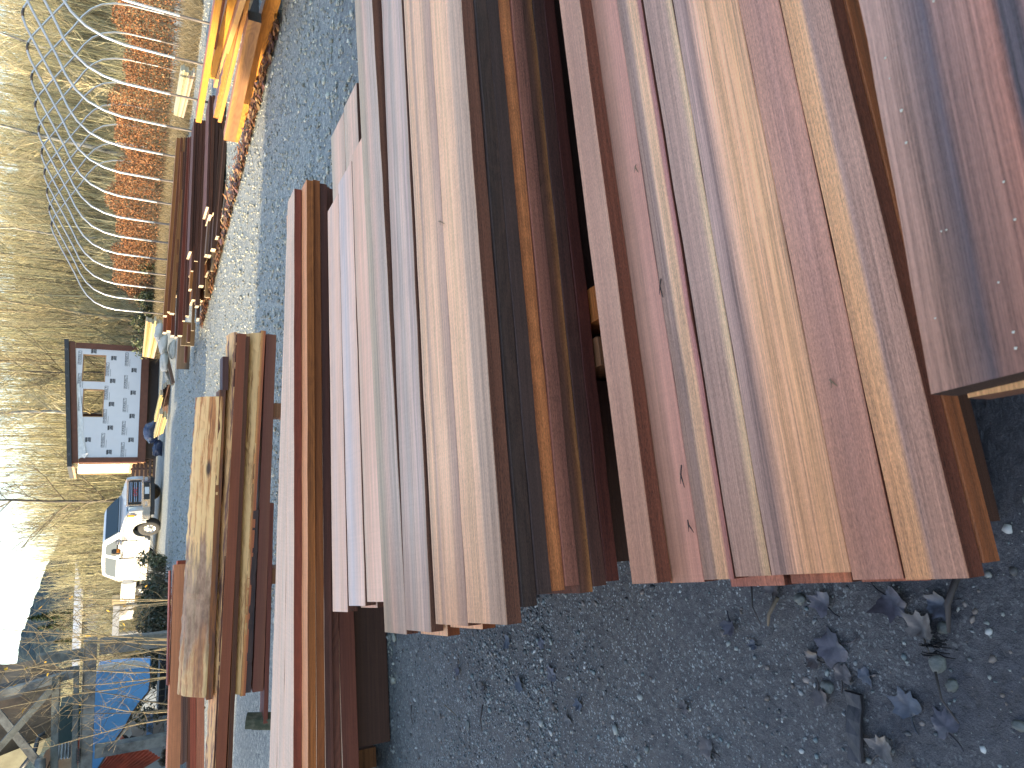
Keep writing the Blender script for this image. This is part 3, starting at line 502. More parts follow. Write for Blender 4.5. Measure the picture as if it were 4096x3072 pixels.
G5 = 'rough slabs and beams stacked behind the tall back stack'
face_board('live_edge_slab', 'big round backed slab with peeling pale bark and knots, topmost on the rough stack', 'slab', Z6(405, 790), Z7(186, 1244), Z6(575, 745), Z7(345, 1245), PD, thD, .30, (lvg, lvg, rawend), G5, round_=True, seg=.05)
face_board('live_edge_slab', 'brown sawn underside piece below the big round backed slab', 'slab', Z6(577, 745), Z7(346, 1240), Z6(640, 745), Z7(380, 1238), PD, thD, .26, (brn, live(A(120, 84, 54), A(84, 62, 54), A(52, 42, 46)), rawend), G5)
face_board('beam', 'dark purple beam end sticking out behind the round backed slab', 'beam', Z6(603, 468), Z6(600, 745), Z6(655, 468), Z6(650, 745), PD, thD, .2, (wood([A(70, 54, 60)]), wood([A(74, 54, 56), A(62, 48, 54)], .1), END2), G5)
face_board('live_edge_slab', 'long thin slab with weathered pale edge turning purple at its left', 'slab', Z6(668, 262), Z7(363, 1659), Z6(709, 240), Z7(390, 1659), PD, thD, .26, (live(A(196, 170, 130), A(120, 96, 88), A(78, 66, 76)),) * 2 + (rawend,), G5, .8, round_=True, seg=.06)
face_board('beam', 'dark strip added for the shaded gap under the long thin slab', 'beam', Z6(712, 285), Z7(391, 1659), Z6(720, 285), Z7(404, 1659), PD, thD, .18, (brn, wood([A(70, 44, 36)]), rawend), G5, .8)  # dark strip put in where there is only a shaded gap
face_board('beam', 'smooth red brown beam with dark knots below the long thin slab', 'beam', Z6(721, 275), Z7(405, 1659), Z6(790, 275), Z7(476, 1659), PD, thD, .2, (red1, red1, END), G5, .8)
face_board('beam', 'shaded brown beam under the left part of the red brown knotty beam', 'beam', Z6(792, 300), Z7(478, 1659), Z6(806, 300), Z7(520, 1659), PD, thD, .16, (brn, wood([A(100, 64, 40), A(70, 48, 36)], .08, axis='Z'), END2), G5, .8)
face_board('live_edge_slab', 'yellow half round slab with beetle marks under the red brown knotty beam', 'slab', Z6(812, 262), Z7(494, 1218), Z6(918, 252), Z7(558, 1218), PD, thD, .24, (lv2, lv2, wood([A(160, 110, 80)])), G5, round_=True, seg=.05)
face_board('beam', 'reddish sawn beam below the yellow half round slab', 'beam', Z6(920, 252), Z7(559, 1216), Z6(963, 250), Z7(590, 1212), PD, thD, .22, (brn, wood([A(166, 104, 76), A(150, 96, 70), A(190, 150, 100)], .06, .5, axis='Z'), wood([A(150, 96, 72)])), G5)
face_board('beam', 'black barked edging strip below the reddish sawn beam', 'beam', Z7(640, 60), Z7(590, 1196), Z7(666, 60), Z7(634, 1190), PD, thD, .2, (dkbark, dkbark, END2), G5, seg=.06, jit=.003)
face_board('beam', 'dusty brown knotted beam next to the tall back stack', 'beam', Z6(966, 282), Z7(636, 1192), Z6(1036, 282), Z7(711, 1190), PD, thD, .2, (red2, red2, END2), G5)
face_board('beam', 'maroon beam lowest on the rough stack, jutting out at the left', 'beam', Z7(742, 20), Z7(702, 1386), Z7(760, 20), Z7(738, 1386), PD, thD, .2, (red2, wood([A(96, 58, 50), A(84, 52, 46)], .1, knots=1.2), END2), G5)
mmoss = stained('mossy_timber', (.05, .055, .03), (.13, .12, .075), .42, .6, 9, .9)
for i, (a, lb) in enumerate([(Z7(690, 1400), 'mossy post under the left end of the rough stack'), (Z7(640, 1430), 'dark grey prop leaning under the rough stack')]):
    p = atplane(*a, PD, thD); p.z = 0; tag(MB().bar((p.x, p.y, -.02), (p.x + .02, p.y + .12, .40 - .06 * i), .10 - .03 * i, .12).build('timber_post', mmoss, bevel=.004), lb, 'post')
for s_, lb in ((0.0, 'sleeper under the middle of the rough stack'), (1.6, 'sleeper under the right end of the rough stack')):
    p = Vector(PD) + Vector((math.cos(thD), math.sin(thD), 0)) * (s_ - 2); q = Vector((-math.sin(thD), math.cos(thD), 0)); x = Vector((math.cos(thD), math.sin(thD), 0))
    c4 = [p + q * .02, p + q * .02 + x * .14, p + q * .34 + x * .14, p + q * .34]; [setattr(v, 'z', .3) for v in c4]; board('timber_sleeper', lb, 'timber', c4, .3, mbear)
# ================================================================== boards at the far left (stack E)
PE = tuple(st(0, 10.0)); thE = TH
G6 = 'boards stacked at the left behind the slabs'
or1 = wood([A(176, 130, 100), A(160, 114, 86), A(170, 122, 94)], .2, .12, axis='Z', grain=.16, fuzz=.08, figure=.04, knots=.8)
face_board('board', 'dark red strip along the top behind the orange brown plank', 'board', Z7(121, 436), Z7(107, 1150), Z7(130, 436), Z7(118, 1150), PE, thE, .2, (wood([A(110, 60, 48)]),) * 3, G6)
face_board('board', 'wide orange brown plank with knots, topmost at the far left', 'board', Z7(150, 400), Z7(104, 1659), Z7(222, 400), Z7(186, 1659), PE, thE, .22, (or1, or1, END), G6, .8)
face_board('board', 'short red stub end above the orange brown plank', 'board', Z7(170, 375), Z7(165, 470), Z7(222, 350), Z7(218, 470), tuple(st(0, 10.25)), thE, .15, (wood([A(120, 64, 46)]), wood([A(112, 62, 48), A(140, 84, 60)], .1), END), G6)
for i, (a, b, c) in enumerate([(187, 203, (104, 78, 70)), (204, 214, (84, 68, 66)), (215, 229, (96, 76, 70))]):
    face_board('board', ['grey brown lath below the orange brown plank, first of three', 'dark lath in the middle of three under the orange brown plank', 'lowest grey lath of three under the orange brown plank'][i], 'board', Z7(a + 6, 1100), Z7(a, 1640 - 8 * i), Z7(b + 6, 1100), Z7(b, 1640 - 8 * i), PE, thE, .16, (wood([A(*c)]), wood([A(*c)], .03), END2), G6)
face_board('board', 'dark red board with a knot below the grey laths', 'board', Z7(234, 1000), Z7(232, 1659), Z7(247, 1000), Z7(246, 1659), PE, thE, .2, (brn, wood([A(96, 62, 50)], .1), END), G6, .8)
face_board('board', 'brick red board low at the far left', 'board', Z7(248, 1000), Z7(246, 1659), Z7(286, 1000), Z7(284, 1659), PE, thE, .2, (brn, wood([A(152, 84, 66), A(136, 76, 60)], .1, axis='Z', knots=1.), END), G6, .8)
face_board('board', 'rosy brown board lowest at the far left', 'board', Z7(288, 1000), Z7(285, 1659), Z7(342, 1000), Z7(336, 1659), PE, thE, .22, (brn, wood([A(176, 122, 98), A(160, 108, 88)], .12, axis='Z', knots=.8), END), G6, .8)
for s_, lb in ((-.6, 'low trestle under the boards at the far left'),):
    c4 = [st(s_, 10.02, .56), st(s_ + .12, 10.02, .56), st(s_ + .12, 10.3, .56), st(s_, 10.3, .56)]; board('timber_trestle', lb, 'trestle', c4, .57, mbear)
# ================================================================== sunlit lumber on the right (stacks F and G)
Z9 = lambda x, y: (600 + x / 2.765, y / 2.765)
Z1 = lambda x, y: (x / 2.011, y / 2.011)
Z2 = lambda x, y: (x / 2.011, 700 + y / 2.011)
def beam3(name, label, cat, pr, pl, h, wd, mats, group=None, extr=0, **k):
    """pr/pl: 3D points of the near top edge (right, left)"""
    d = (pr - pl).normalized(); pr = pr + d * extr; q = Vector((-d.y, d.x, 0)).normalized() * wd
    return board(name, label, cat, [pl, pr, pr + q, pl + q], h, mats[0], mats[1], mats[2], group, **k)
def sw(*c, wd=.2, **k): return wood([tuple(min(.8, v * .52) for v in lin(c_)) for c_ in c], wd, .15, grain=.18, fuzz=.12, **k)
ybeam = sw((238, 172, 66), (228, 158, 52), axis='Z', wd=.16); obeam = sw((226, 150, 66), (208, 128, 56), axis='Z', wd=.16, figure=.05); rtop = wood([(.36, .12, .06), (.30, .10, .055)], .15); otop = wood([(.42, .19, .08), (.36, .15, .07)], .15); yend = wood([(.3, .22, .1)])
G7 = 'big fresh beams at the edge of the sun'
beam3('beam', 'long red topped beam with a yellow side, highest of the sunlit beams', 'beam', atz(*Z9(717, 0), .82), atz(*Z9(505, 1350), .80), .075, .17, (rtop, ybeam, yend), G7, 2.5)
beam3('beam', 'short bright orange beam with dents, below the red topped beam', 'beam', atz(*Z9(855, 0), .66), atz(*Z9(640, 862), .655), .095, .16, (otop, ybeam, yend), G7, 2.5)
beam3('beam', 'brown board end between the red topped beam and the orange beam', 'beam', atz(*Z9(790, 0), .70), atz(*Z9(690, 540), .70), .05, .2, (otop, sw((150, 86, 50), (130, 80, 46)), yend), G7, 2.5)
beam3('beam', 'pale orange board under the dented orange beam', 'beam', atz(*Z9(905, 300), .56), atz(*Z9(700, 965), .555), .06, .2, (otop, sw((238, 180, 110), (222, 160, 90)), yend), G7, 2.5)
bk = beam3('live_edge_board', 'long orange board with a purple bark edge', 'board', atz(*Z9(935, 160), .53), atz(*Z9(700, 1300), .52), .10, .2, (live((.16, .10, .10), (.10, .06, .07), (.05, .035, .04)), obeam, yend), G7, 2.5, seg=.05, jit=.003)
beam3('board', 'thin light orange board between the bark edged board and the big square beam', 'board', atz(*Z9(985, 330), .46), atz(*Z9(750, 1350), .45), .05, .15, (otop, sw((240, 168, 84), (220, 140, 60)), yend), G7, 2.5)
d5 = (atz(*Z9(1085, 215), .41), atz(*Z9(815, 1550), .40))
beam3('beam', 'big square beam, dark end towards us, half in sun', 'beam', d5[0], d5[1], .155, .16, (wood([(.42, .20, .11), (.36, .17, .09)], .16), sw((176, 124, 72), (150, 104, 66), (196, 138, 70), axis='Z', wd=.155, figure=.12), wood([(.03, .026, .028)], .2)), G7)  # near-black end colour holds the shade on the end face
beam3('beam', 'thick figured orange log lowest at the gravel edge, dark at its right end', 'beam', atz(*Z9(1245, 110), .215), atz(*Z9(855, 1555), .22), .175, .17, (otop, sw((232, 156, 60), (212, 134, 48), axis='Z', wd=.17, figure=.12), yend), G7, 2.0)
for i, (a, b, z, c, lb) in enumerate([((965, 0), (900, 270), .50, (.10, .085, .08), 'grey weathered board end at the top right of the sunlit beams'), ((1000, 0), (930, 280), .47, (.12, .06, .04), 'shaded brown board at the top right of the sunlit beams'), ((1110, 0), (1075, 110), .42, (.13, .12, .10), 'pale grey board end behind the big square beam')]):
    beam3('board', lb, 'board', atz(*Z9(*a), z), atz(*Z9(*b), z), .03, .12, (wood([c]),) * 3, G7, 2)
mdk = wood([(.03, .022, .02)], .2)
board('timber_sleeper', 'dark sleeper under the middle of the sunlit beams', 'timber', [Vector((4.25, 10.75, .2)), Vector((5.6, 11.3, .2)), Vector((5.55, 11.45, .2)), Vector((4.2, 10.9, .2))], .2, mdk)
board('timber_sleeper', 'dark sleeper under the right part of the sunlit beams', 'timber', [Vector((4.95, 9.1, .2)), Vector((6.4, 9.7, .2)), Vector((6.3, 9.85, .2)), Vector((4.9, 9.25, .2))], .2, mdk)
# G: dark sawn lumber with pale ends, along the edge of the drive
G8 = 'dark lumber with pale ends below the greenhouse frame'
EW = wood([(.5, .42, .3), (.45, .36, .24)])
def gcol(c): return tuple(v * k for v, k in zip(lin(c), (.60, .50, .36)))
# (x0, x1 of the side at its left end, y_end) (x0 at a point further right, y) depth, colour, label
GL = [((1315, 1345, 1128), (1398, 100), 16.6, (150, 108, 64), 'olive brown plank on top of the dark lumber'),
      ((1346, 1366, 1098), (1428, 100), 16.5, (112, 70, 46), 'dark brown plank second from the top of the dark lumber'),
      ((1368, 1405, 1108), (1452, 100), 16.4, (146, 108, 68), 'tan brown plank third from the top of the dark lumber'),
      ((1312, 1340, 1262), (1330, 1000), 17.4, (140, 82, 44), 'plain brown plank behind, sticking out past the dark lumber top'),
      ((1341, 1374, 1250), (1360, 1000), 17.3, (170, 92, 40), 'orange plank sticking out past the dark lumber top'),
      ((1375, 1403, 1288), (1390, 1000), 17.2, (118, 66, 50), 'maroon plank sticking out past the dark lumber top'),
      ((1408, 1428, 1300), (1480, 100), 16.3, (76, 50, 42), 'near black plank with pale dust on its edge in the dark lumber'),
      ((1430, 1468, 1288), (1500, 100), 16.2, (110, 52, 38), 'deep red plank in the middle of the dark lumber'),
      ((1470, 1490, 1170), (1522, 100), 16.1, (96, 52, 42), 'dark red plank, shorter, in the middle of the dark lumber'),
      ((1492, 1520, 1130), (1545, 100), 16.0, (84, 50, 40), 'umber plank in the middle of the dark lumber'),
      ((1522, 1544, 915), (1592, 100), 15.4, (176, 128, 70), 'pale topped golden plank in the middle of the dark lumber'),
      ((1545, 1572, 1000), (1600, 200), 15.3, (104, 66, 40), 'brown plank under the golden plank of the dark lumber'),
      ((1574, 1602, 1050), (1618, 300), 15.2, (90, 58, 44), 'short brown plank low in the dark lumber'),
      ((1585, 1606, 1150), (1590, 1020), 15.9, (84, 60, 50), 'umber stub end low in the dark lumber'),
      ((1604, 1640, 885), (1650, 100), 14.9, (92, 60, 44), 'dark plank with a split pale end low in the dark lumber'),
      ((1652, 1672, 636), (1700, 100), 14.5, (120, 100, 90), 'grey metal edged plank low in the dark lumber'),
      ((1674, 1700, 640), (1718, 100), 14.4, (78, 54, 44), 'black brown plank low in the dark lumber'),
      ((1702, 1738, 590), (1742, 100), 14.2, (84, 58, 46), 'dark plank lying next above the bottom of the lumber'),
      ((1740, 1764, 490), (1776, 100), 14.0, (90, 60, 44), 'dark bottom plank of the lumber'),
      ((1790, 1806, 320), (1826, 60), 13.8, (130, 122, 118), 'thin grey weathered lath, first of three by the leaves'),
      ((1812, 1828, 300), (1846, 60), 13.7, (120, 112, 110), 'thin grey weathered lath, second of three by the leaves'),
      ((1832, 1850, 280), (1864, 60), 13.6, (112, 106, 106), 'thin grey weathered lath, third of three by the leaves'),
      ((1930, 1985, 108), (1945, -300), 12.9, (110, 66, 38), 'rusty brown beam half buried in leaves by the gravel')]
for (x0, x1, ye), (xr, yr), Y, c, lb in GL:
    pl = aty(*Z2(x0, ye), Y); pr = aty(*Z2(xr, yr), Y + .05); h = pl.z - aty(*Z2(x1, ye), Y).z; d = (pr - pl).normalized(); d = Vector((d.x, d.y + .10, d.z)).normalized()
    L = max(1.6, (pr - pl).length + 1.2) if Y < 17 else 2.6
    c = gcol(c); beam3('plank', lb, 'plank', pl + d * L, pl, h, .22, (wood([tuple(min(.4, v * .9) for v in c)], .2), wood([c, tuple(v * .75 for v in c)], .06, .2, axis='Z'), EW), G8, jit=.001)
for i, (x0, x1, ye, yr, Y, c, lb) in enumerate([(1420, 1462, 1560, 1290, 18.6, (120, 110, 104), 'grey square timber standing out left of the dark lumber'), (1484, 1506, 1510, 1350, 18.2, (116, 70, 54), 'small red brown block left of the dark lumber'), (1455, 1482, 1370, 1180, 17.6, (120, 106, 90), 'pale ended block behind the deep red plank'), (1505, 1530, 1345, 1200, 17.2, (90, 60, 50), 'dark offcut at the staggered ends of the lumber'), (1540, 1562, 1250, 1000, 16.6, (110, 100, 92), 'grey offcut at the staggered ends of the lumber'), (1700, 1730, 770, 560, 15.0, (160, 150, 136), 'pale stacked offcut at the foot of the lumber'), (1745, 1775, 700, 560, 14.7, (150, 140, 128), 'pale broken offcut on the leaves at the foot of the lumber'), (1650, 1690, 980, 830, 15.6, (150, 138, 120), 'light block at the staggered ends above the leaves'), (1795, 1845, 510, 390, 14.0, (196, 190, 176), 'white stone like block on the leaves')]):
    pl = aty(*Z2(x0, ye), Y); pr = aty(*Z2(x0 + .05 * (ye - yr), yr), Y); h = max(.05, pl.z - aty(*Z2(x1, ye), Y).z)
    if pl.z - h > .25: h = pl.z - .1
    c = gcol(c); beam3('timber_offcut', lb, 'offcut', pr, pl, h, .16, (wood([tuple(min(.5, v * 1.5) for v in c)], .1), wood([c], .1), EW), 'offcuts at the ends of the dark lumber')
# fill under the lumber: rough dunnage
GM = [(wood([c], .2), wood([c, tuple(v * .7 for v in c)], .06, .2, axis='Z')) for c in [gcol(q) for q in ((110, 66, 44), (134, 88, 56), (88, 52, 40), (150, 104, 66), (100, 60, 48))]]
GLAB = ['dark brown plank low in the stacked lumber under the greenhouse frame', 'tan brown plank low in the stacked lumber under the greenhouse frame', 'maroon plank low in the stacked lumber under the greenhouse frame', 'light brown plank low in the stacked lumber under the greenhouse frame', 'rusty brown plank low in the stacked lumber under the greenhouse frame']
for i, (x, y, x1, y1, h) in enumerate([(1.45, 16.4, 5.0, 17.0, .62), (2.0, 15.35, 5.4, 15.95, .42), (2.7, 14.3, 5.6, 15.0, .26)]):
    z = .0; j = i
    while z < h:
        th_ = random.uniform(.042, .07); jx = random.uniform(-.12, .3); jy = random.uniform(-.02, .07); k = (j * 3 + random.randint(0, 1)) % 5; z += th_
        beam3('plank', GLAB[k], 'plank', Vector((x1 - .4, y1 + jy - .25, z)), Vector((x + jx, y + jy, z)), th_ - .006, .6, (GM[k][0], GM[k][1], EW), 'planks low in the dark lumber', jit=.001); j += 1
# bright little lumber stacks behind
def small_stack(lb, quad, Y, n, cols, group, depth=1.2):
    """n boards between two image lines; quad: top-right, top-left, bottom-right, bottom-left points"""
    for i in range(n):
        u0, u1 = i / n, (i + .86) / n; L = lambda a, b, u: (a[0] + (b[0] - a[0]) * u, a[1] + (b[1] - a[1]) * u)
        jr = random.uniform(-.06, .06); pr = aty(*L(quad[0], quad[2], u0), Y); pl = aty(*L(quad[1], quad[3], u0), Y + .9); h = pr.z - aty(*L(quad[0], quad[2], u1), Y).z
        d = (pr - pl) * (1 + jr); c = tuple(min(.8, v * random.uniform(.3, .42)) for v in lin(cols[i % len(cols)]))
        beam3('board', lb(i), 'board', pl + d, pl, max(.02, abs(h)), .25, (wood([tuple(min(.8, v * 1.5) for v in c)], .2), wood([c], .1), EW), group)
ORD = ['topmost', 'second', 'third', 'fourth', 'fifth', 'sixth', 'seventh', 'eighth', 'ninth']
small_stack(lambda i: ORD[i] + ' board from the top of the cream stack in front of the rusty hedge', (Z1(1455, 575), Z1(1398, 925), Z1(1570, 600), Z1(1475, 950)), 18.5, 7, [(230, 215, 175), (240, 228, 190), (200, 180, 130)], 'cream boards before the hedge')
Z3 = lambda x, y: (x / 2.765, 1300 + y / 2.765)
small_stack(lambda i: ORD[i] + ' board from the top of the leaning bright stack beside the little house', (Z3(1615, -40), Z3(1575, 350), Z3(1800, -10), Z3(1700, 370)), 25.5, 8, [(245, 225, 170), (232, 160, 84), (240, 200, 140), (245, 230, 190)], 'bright boards leaning by the little house')
small_stack(lambda i: ORD[i] + ' plank from the top of the upper yellow bundle before the little house', (Z3(1770, 785), Z3(1705, 1070), Z3(1810, 790), Z3(1740, 1075)), 26.6, 3, [(236, 208, 146), (222, 186, 120)], 'yellow planks before the little house')
small_stack(lambda i: ORD[i] + ' plank from the top of the lower yellow bundle before the little house', (Z3(1765, 985), Z3(1700, 1250), Z3(1850, 1060), Z3(1810, 1190)), 26.2, 5, [(236, 210, 146), (230, 200, 140), (212, 178, 120)], 'yellow planks before the little house')
small_stack(lambda i: ORD[i] + ' plank from the top of the dark red heap before the little house', (Z3(1805, 690), Z3(1785, 990), Z3(1900, 660), Z3(1870, 980)), 26.8, 5, [(96, 52, 40), (80, 44, 36), (110, 60, 44)], 'dark red planks before the little house')
mbag = plain('white_bag', (.45, .42, .36), .6, var=.25, bmp=.8, bscale=14)
def lump(name, lb, cat, p, r, m, seed, sq=(1, 1, 1)):
    bV, bF = ico(3); V = np.array([v * (1 + .35 * mn.noise(Vector(v) * 1.6 + Vector((seed * 7, 0, 0))) + .22 * abs(mn.noise(Vector(v) * 4.2 + Vector((seed * 5, 0, 0))))) for v in bV]) * r * np.array(sq); V[:, 2] = np.maximum(V[:, 2], -r * sq[2] * .6)
    o = link(name, np_mesh(name, V, bF, 3, True), m); o.location = p; return tag(o, lb, cat)
for i, (q, r, lb) in enumerate([(Z3(1790, 200), .30, 'white crumpled sack at the end of the bright leaning stack'), (Z3(1890, 270), .24, 'white wrapped bundle at the end of the dark lumber'), (Z3(1800, 400), .28, 'cream sack on the ground near the little house'), (Z3(1740, 90), .26, 'white sack between the bright stack and the lumber')]):
    p = aty(*q, 24.0); lump('sack', lb, 'sack', p - Vector((0, 0, .06)), r * .8, mbag, i, (1.35, .8, .62))
for i, (q, r, lb) in enumerate([(Z3(1690, 1190), .34, 'dark blue plastic bag under the little house'), (Z3(1755, 1360), .26, 'blue plastic bag with white mouth near the skids')]):
    lump('plastic_bag', lb, 'bag', aty(*q, 29.0), r, plain('blue_plastic', (.025, .035, .07), .25, var=.4, bmp=.8, bscale=6), 9 + i, (1.1, .8, .8))
mg = wood([(.22, .18, .13)], .1)
for i, (a, b, lb) in enumerate([(Z3(1825, 250), Z3(1915, 640), 'brown stick propped slantwise by the white sacks'), (Z3(1785, 385), Z3(1905, 660), 'grey stick crossing behind the propped brown stick')]):
    tag(MB().bar(aty(*a, 24.2 + .2 * i), aty(*b, 23.6 + .2 * i), .07, .09).build('stick', mg if i else wood([(.14, .07, .04)], .1)), lb, 'stick')
# fallen leaves gathered along the foot of the lumber
def litter():
    n = 2600; rg = np.random.RandomState(5); u = rg.rand(n); x = 4.45 + (1.0 - 4.45) * u; y = 9.3 + (17.0 - 9.3) * u; off = np.abs(rg.normal(0, .28, n)) + .02; x = x + off * .92 - .15; y = y + off * .38
    P = np.stack([x, y, .008 + .05 * rg.rand(n)], -1); S = rg.uniform(.018, .055, n); q = np.array([[-1, -.6, 0], [0, -1, .3], [1, -.3, 0], [.7, .8, .25], [-.4, 1, 0]]); V = q[None] * S[:, None, None] * rg.uniform(.7, 1.3, (n, 5, 1))
    an = rg.uniform(0, 6.28, n); t1 = rg.normal(0, .5, n); ca, sa = np.cos(an)[:, None], np.sin(an)[:, None]; X = V[..., 0] * ca - V[..., 1] * sa; Y = V[..., 0] * sa + V[..., 1] * ca; Z = V[..., 2] + X * np.sin(t1)[:, None]; V = np.stack([X, Y, Z], -1) + P[:, None]
    F5 = np.arange(n * 5).reshape(n, 5); me = np_mesh('leaf_litter', V.reshape(-1, 3), F5, 5); pal = np.array([(.20, .08, .035), (.26, .12, .05), (.12, .06, .035), (.32, .20, .09), (.10, .05, .05)]); set_vcol(me, pal[rg.randint(0, 5, n)] * rg.uniform(.6, 1.3, (n, 1)), 5)
    tag(link('leaf_litter', me, vcol('dry_leaf', .7)), 'rusty fallen leaves gathered along the foot of the sunlit lumber', 'leaves', kind='stuff')
litter()
# ================================================================== greenhouse hoops
def hoops():
    k0 = Vector((6.595, 14.89, 0)); stp = Vector((-.3556, 1.1461, 0)); hd = Vector((math.cos(R(17.2)), math.sin(R(17.2)), 0))
    root = empty('greenhouse_frame', k0 + stp * 7, 0, 'bare steel greenhouse frame of galvanised hoops behind the lumber', 'greenhouse frame'); inv = -(k0 + stp * 7)
    mgal = stained('galvanised_steel', (.52, .52, .52), (.40, .41, .42), .4, .7, 6, .42, .85); mbare = stained('bare_pipe', (.16, .13, .10), (.10, .085, .075), .4, .6, 9, .6, .3); mj = plain('ridge_joint', (.06, .05, .045), .5)
    W = 6.2
    for i in range(-1, 14):
        b = k0 + stp * i + inv
        def P(u, z): return b + hd * u + Vector((0, 0, z))
        prof = [(0, -.3), (0, .95), (.02, 1.75), (.09, 2.1), (.24, 2.42), (.48, 2.67), (.8, 2.87), (1.25, 3.07), (2.1, 3.50), (2.75, 3.82), (2.95, 3.89), (3.1, 3.91)]
        full = prof + [(W - u, z) for u, z in reversed(prof[:-1])]
        hp = MB().tube([P(*q) for q in full], .026, 8).build('hoop', mgal, root, True)
        MB().tube([P(0, -.3), P(0, .86)], .028, 8).build('ground_sleeve', mbare, hp, True); MB().tube([P(W, -.3), P(W, .86)], .028, 8).build('ground_sleeve', mbare, hp, True)
        MB().tube([P(2.99, 3.896), P(3.1, 3.91), P(3.21, 3.896)], .031, 8).build('ridge_joint', mj, hp, True)
hoops()
# ================================================================== little house under construction
def text_mesh(s, size):
    cu = bpy.data.curves.new('lettering', 'FONT'); cu.body = s; cu.size = size; cu.align_x = 'CENTER'; cu.align_y = 'CENTER'; cu.extrude = .0; cu.resolution_u = 2
    o = bpy.data.objects.new('lettering', cu); COL.objects.link(o); dg = bpy.context.evaluated_depsgraph_get(); dg.update(); me = bpy.data.meshes.new_from_object(o.evaluated_get(dg)); bpy.data.objects.remove(o); bpy.data.curves.remove(cu)
    return [v.co.copy() for v in me.vertices], [tuple(p.vertices) for p in me.polygons]
def house():
    r = empty('tiny_house', (-4.03, 33.58, 0), R(18), 'unfinished little house in white printed house wrap with two window openings', 'house')
    mw = plain('house_wrap', (.60, .60, .61), .55, var=.06, scale=2, bmp=.25, bscale=5); mt = plain('stained_timber', (.115, .042, .024), .6, var=.35, scale=5); mr = plain('roof_membrane', (.035, .038, .042), .6, var=.2, scale=2); mp = plain('wrap_print', (.03, .03, .035), .5); mwt = plain('white_panel', (.78, .77, .74), .5, var=.05); mraw = plain('raw_framing', (.42, .25, .13), .7, var=.25, scale=6)
    L, D = 5.02, 2.45
    # front wall wrap round two openings (x, z)
    z0, z1 = .70, 2.86; zr = lambda x: 2.83 + .075 * x
    def wrap(mb, rects):
        for x0, x1, a, b in rects: mb.hexa([(x0, 0, a), (x1, 0, a), (x1, .03, a), (x0, .03, a), (x0, 0, min(b, zr(x0))), (x1, 0, min(b, zr(x1))), (x1, .03, min(b, zr(x1))), (x0, .03, min(b, zr(x0)))])
    mb = MB(); wrap(mb, [(.12, 4.9, .70, 2.03), (.12, 1.89, 2.03, 9), (1.89, 3.10, 2.80, 9), (3.10, 3.42, 2.03, 9), (3.42, 4.62, 2.88, 9), (4.62, 4.9, 2.03, 9)])
    wall = mb.build('wall', mw, r)
    # printing on the wrap
    V = MB(); yy = -.004
    def word(cx, cz, w=.60, h=.125):
        vs, fs = text_mesh('EVERBILT', .15)
        mx = max(v.x for v in vs); my = max(v.y for v in vs); sx, sy = w * .44 / mx, h * .36 / my
        V.add([(cx + v.x * sx, yy, cz + v.y * sy) for v in vs], fs)
        for a, b, c, d in ((-w / 2, w / 2, -h / 2, -h / 2 + .012), (-w / 2, w / 2, h / 2 - .012, h / 2), (-w / 2, -w / 2 + .012, -h / 2 + .012, h / 2 - .012), (w / 2 - .012, w / 2, -h / 2 + .012, h / 2 - .012)):
            V.add([(cx + a, yy, cz + c), (cx + b, yy, cz + c), (cx + b, yy, cz + d), (cx + a, yy, cz + d)], [(0, 1, 2, 3)])
        V.add([(cx - w / 2 - .02, yy, cz - h), (cx + .02, yy, cz - h), (cx + .02, yy, cz - h + .01), (cx - w / 2 - .02, yy, cz - h + .01)], [(0, 1, 2, 3)])
    def logo(cx, cz, s=.20):
        vs, fs = text_mesh('\u25a0', .1)
        h = s / 2; q = s / 7     # dark square broken by pale slanting strokes
        for k in range(-3, 4):
            pts = []
            for (u, v) in ((k - .42, -3.5), (k + .30, -3.5), (k + .30 + 1.4, 0.6), (k - .42 + 1.4, 0.6)): pts.append((max(-h, min(h, u * q)), v * q))
            V.add([(cx + u, yy, cz + v) for u, v in pts], [(0, 1, 2, 3)])
        for k in range(-3, 4):
            pts = []
            for (u, v) in ((k - .9, 1.0), (k + .02, 1.0), (k - .5, 3.5), (k - 1.35, 3.5)): pts.append((max(-h, min(h, (u + .8) * q)), v * q))
            V.add([(cx + u, yy, cz + v) for u, v in pts], [(0, 1, 2, 3)])
    for x in (4.48, 3.46, 2.44, 1.44, .52): word(x, 1.26)
    for x, z in ((3.99, 1.965), (2.95, 1.965), (1.93, 1.965), (.91, 1.99)): word(x, z)
    for x, z in ((3.26 + .2, 2.955), (2.45, 2.88), (4.45, 2.99)): word(x, z)
    for x in (4.5, 3.48, 2.46, 1.44, .41): logo(x, 1.75)
    for x in (4.0, 2.99, 1.96, .93): logo(x, .965)
    logo(.93, 2.52); logo(4.76, 2.50)
    V.build('wrap_print', mp, wall)
    # peeled strip of wrap along the top left
    pe = MB(); pts = [(.12, 2.83), (.30, 2.55), (1.2, 2.70), (2.3, 2.80), (3.3, 2.96), (3.3, 3.06), (1.8, 2.96)]
    pe.add([(x, -.02 - .03 * math.sin(x * 3), z) for x, z in pts], [tuple(range(7))]); pe.add([(.12, -.02, 2.62), (.36, -.10, 2.48), (.32, -.05, 2.72), (.2, -.03, 2.8)], [(0, 1, 2, 3)]); pe.build('peeled_flap', plain('wrap_back', (.62, .62, .60), .6, bmp=.5), wall)
    # timber frame
    for a, b, n in (((-.02, -.035, .40), (5.12, .09, .695), 'base_rail'),): MB().box(a, b).build(n, mt, r, bevel=.008)
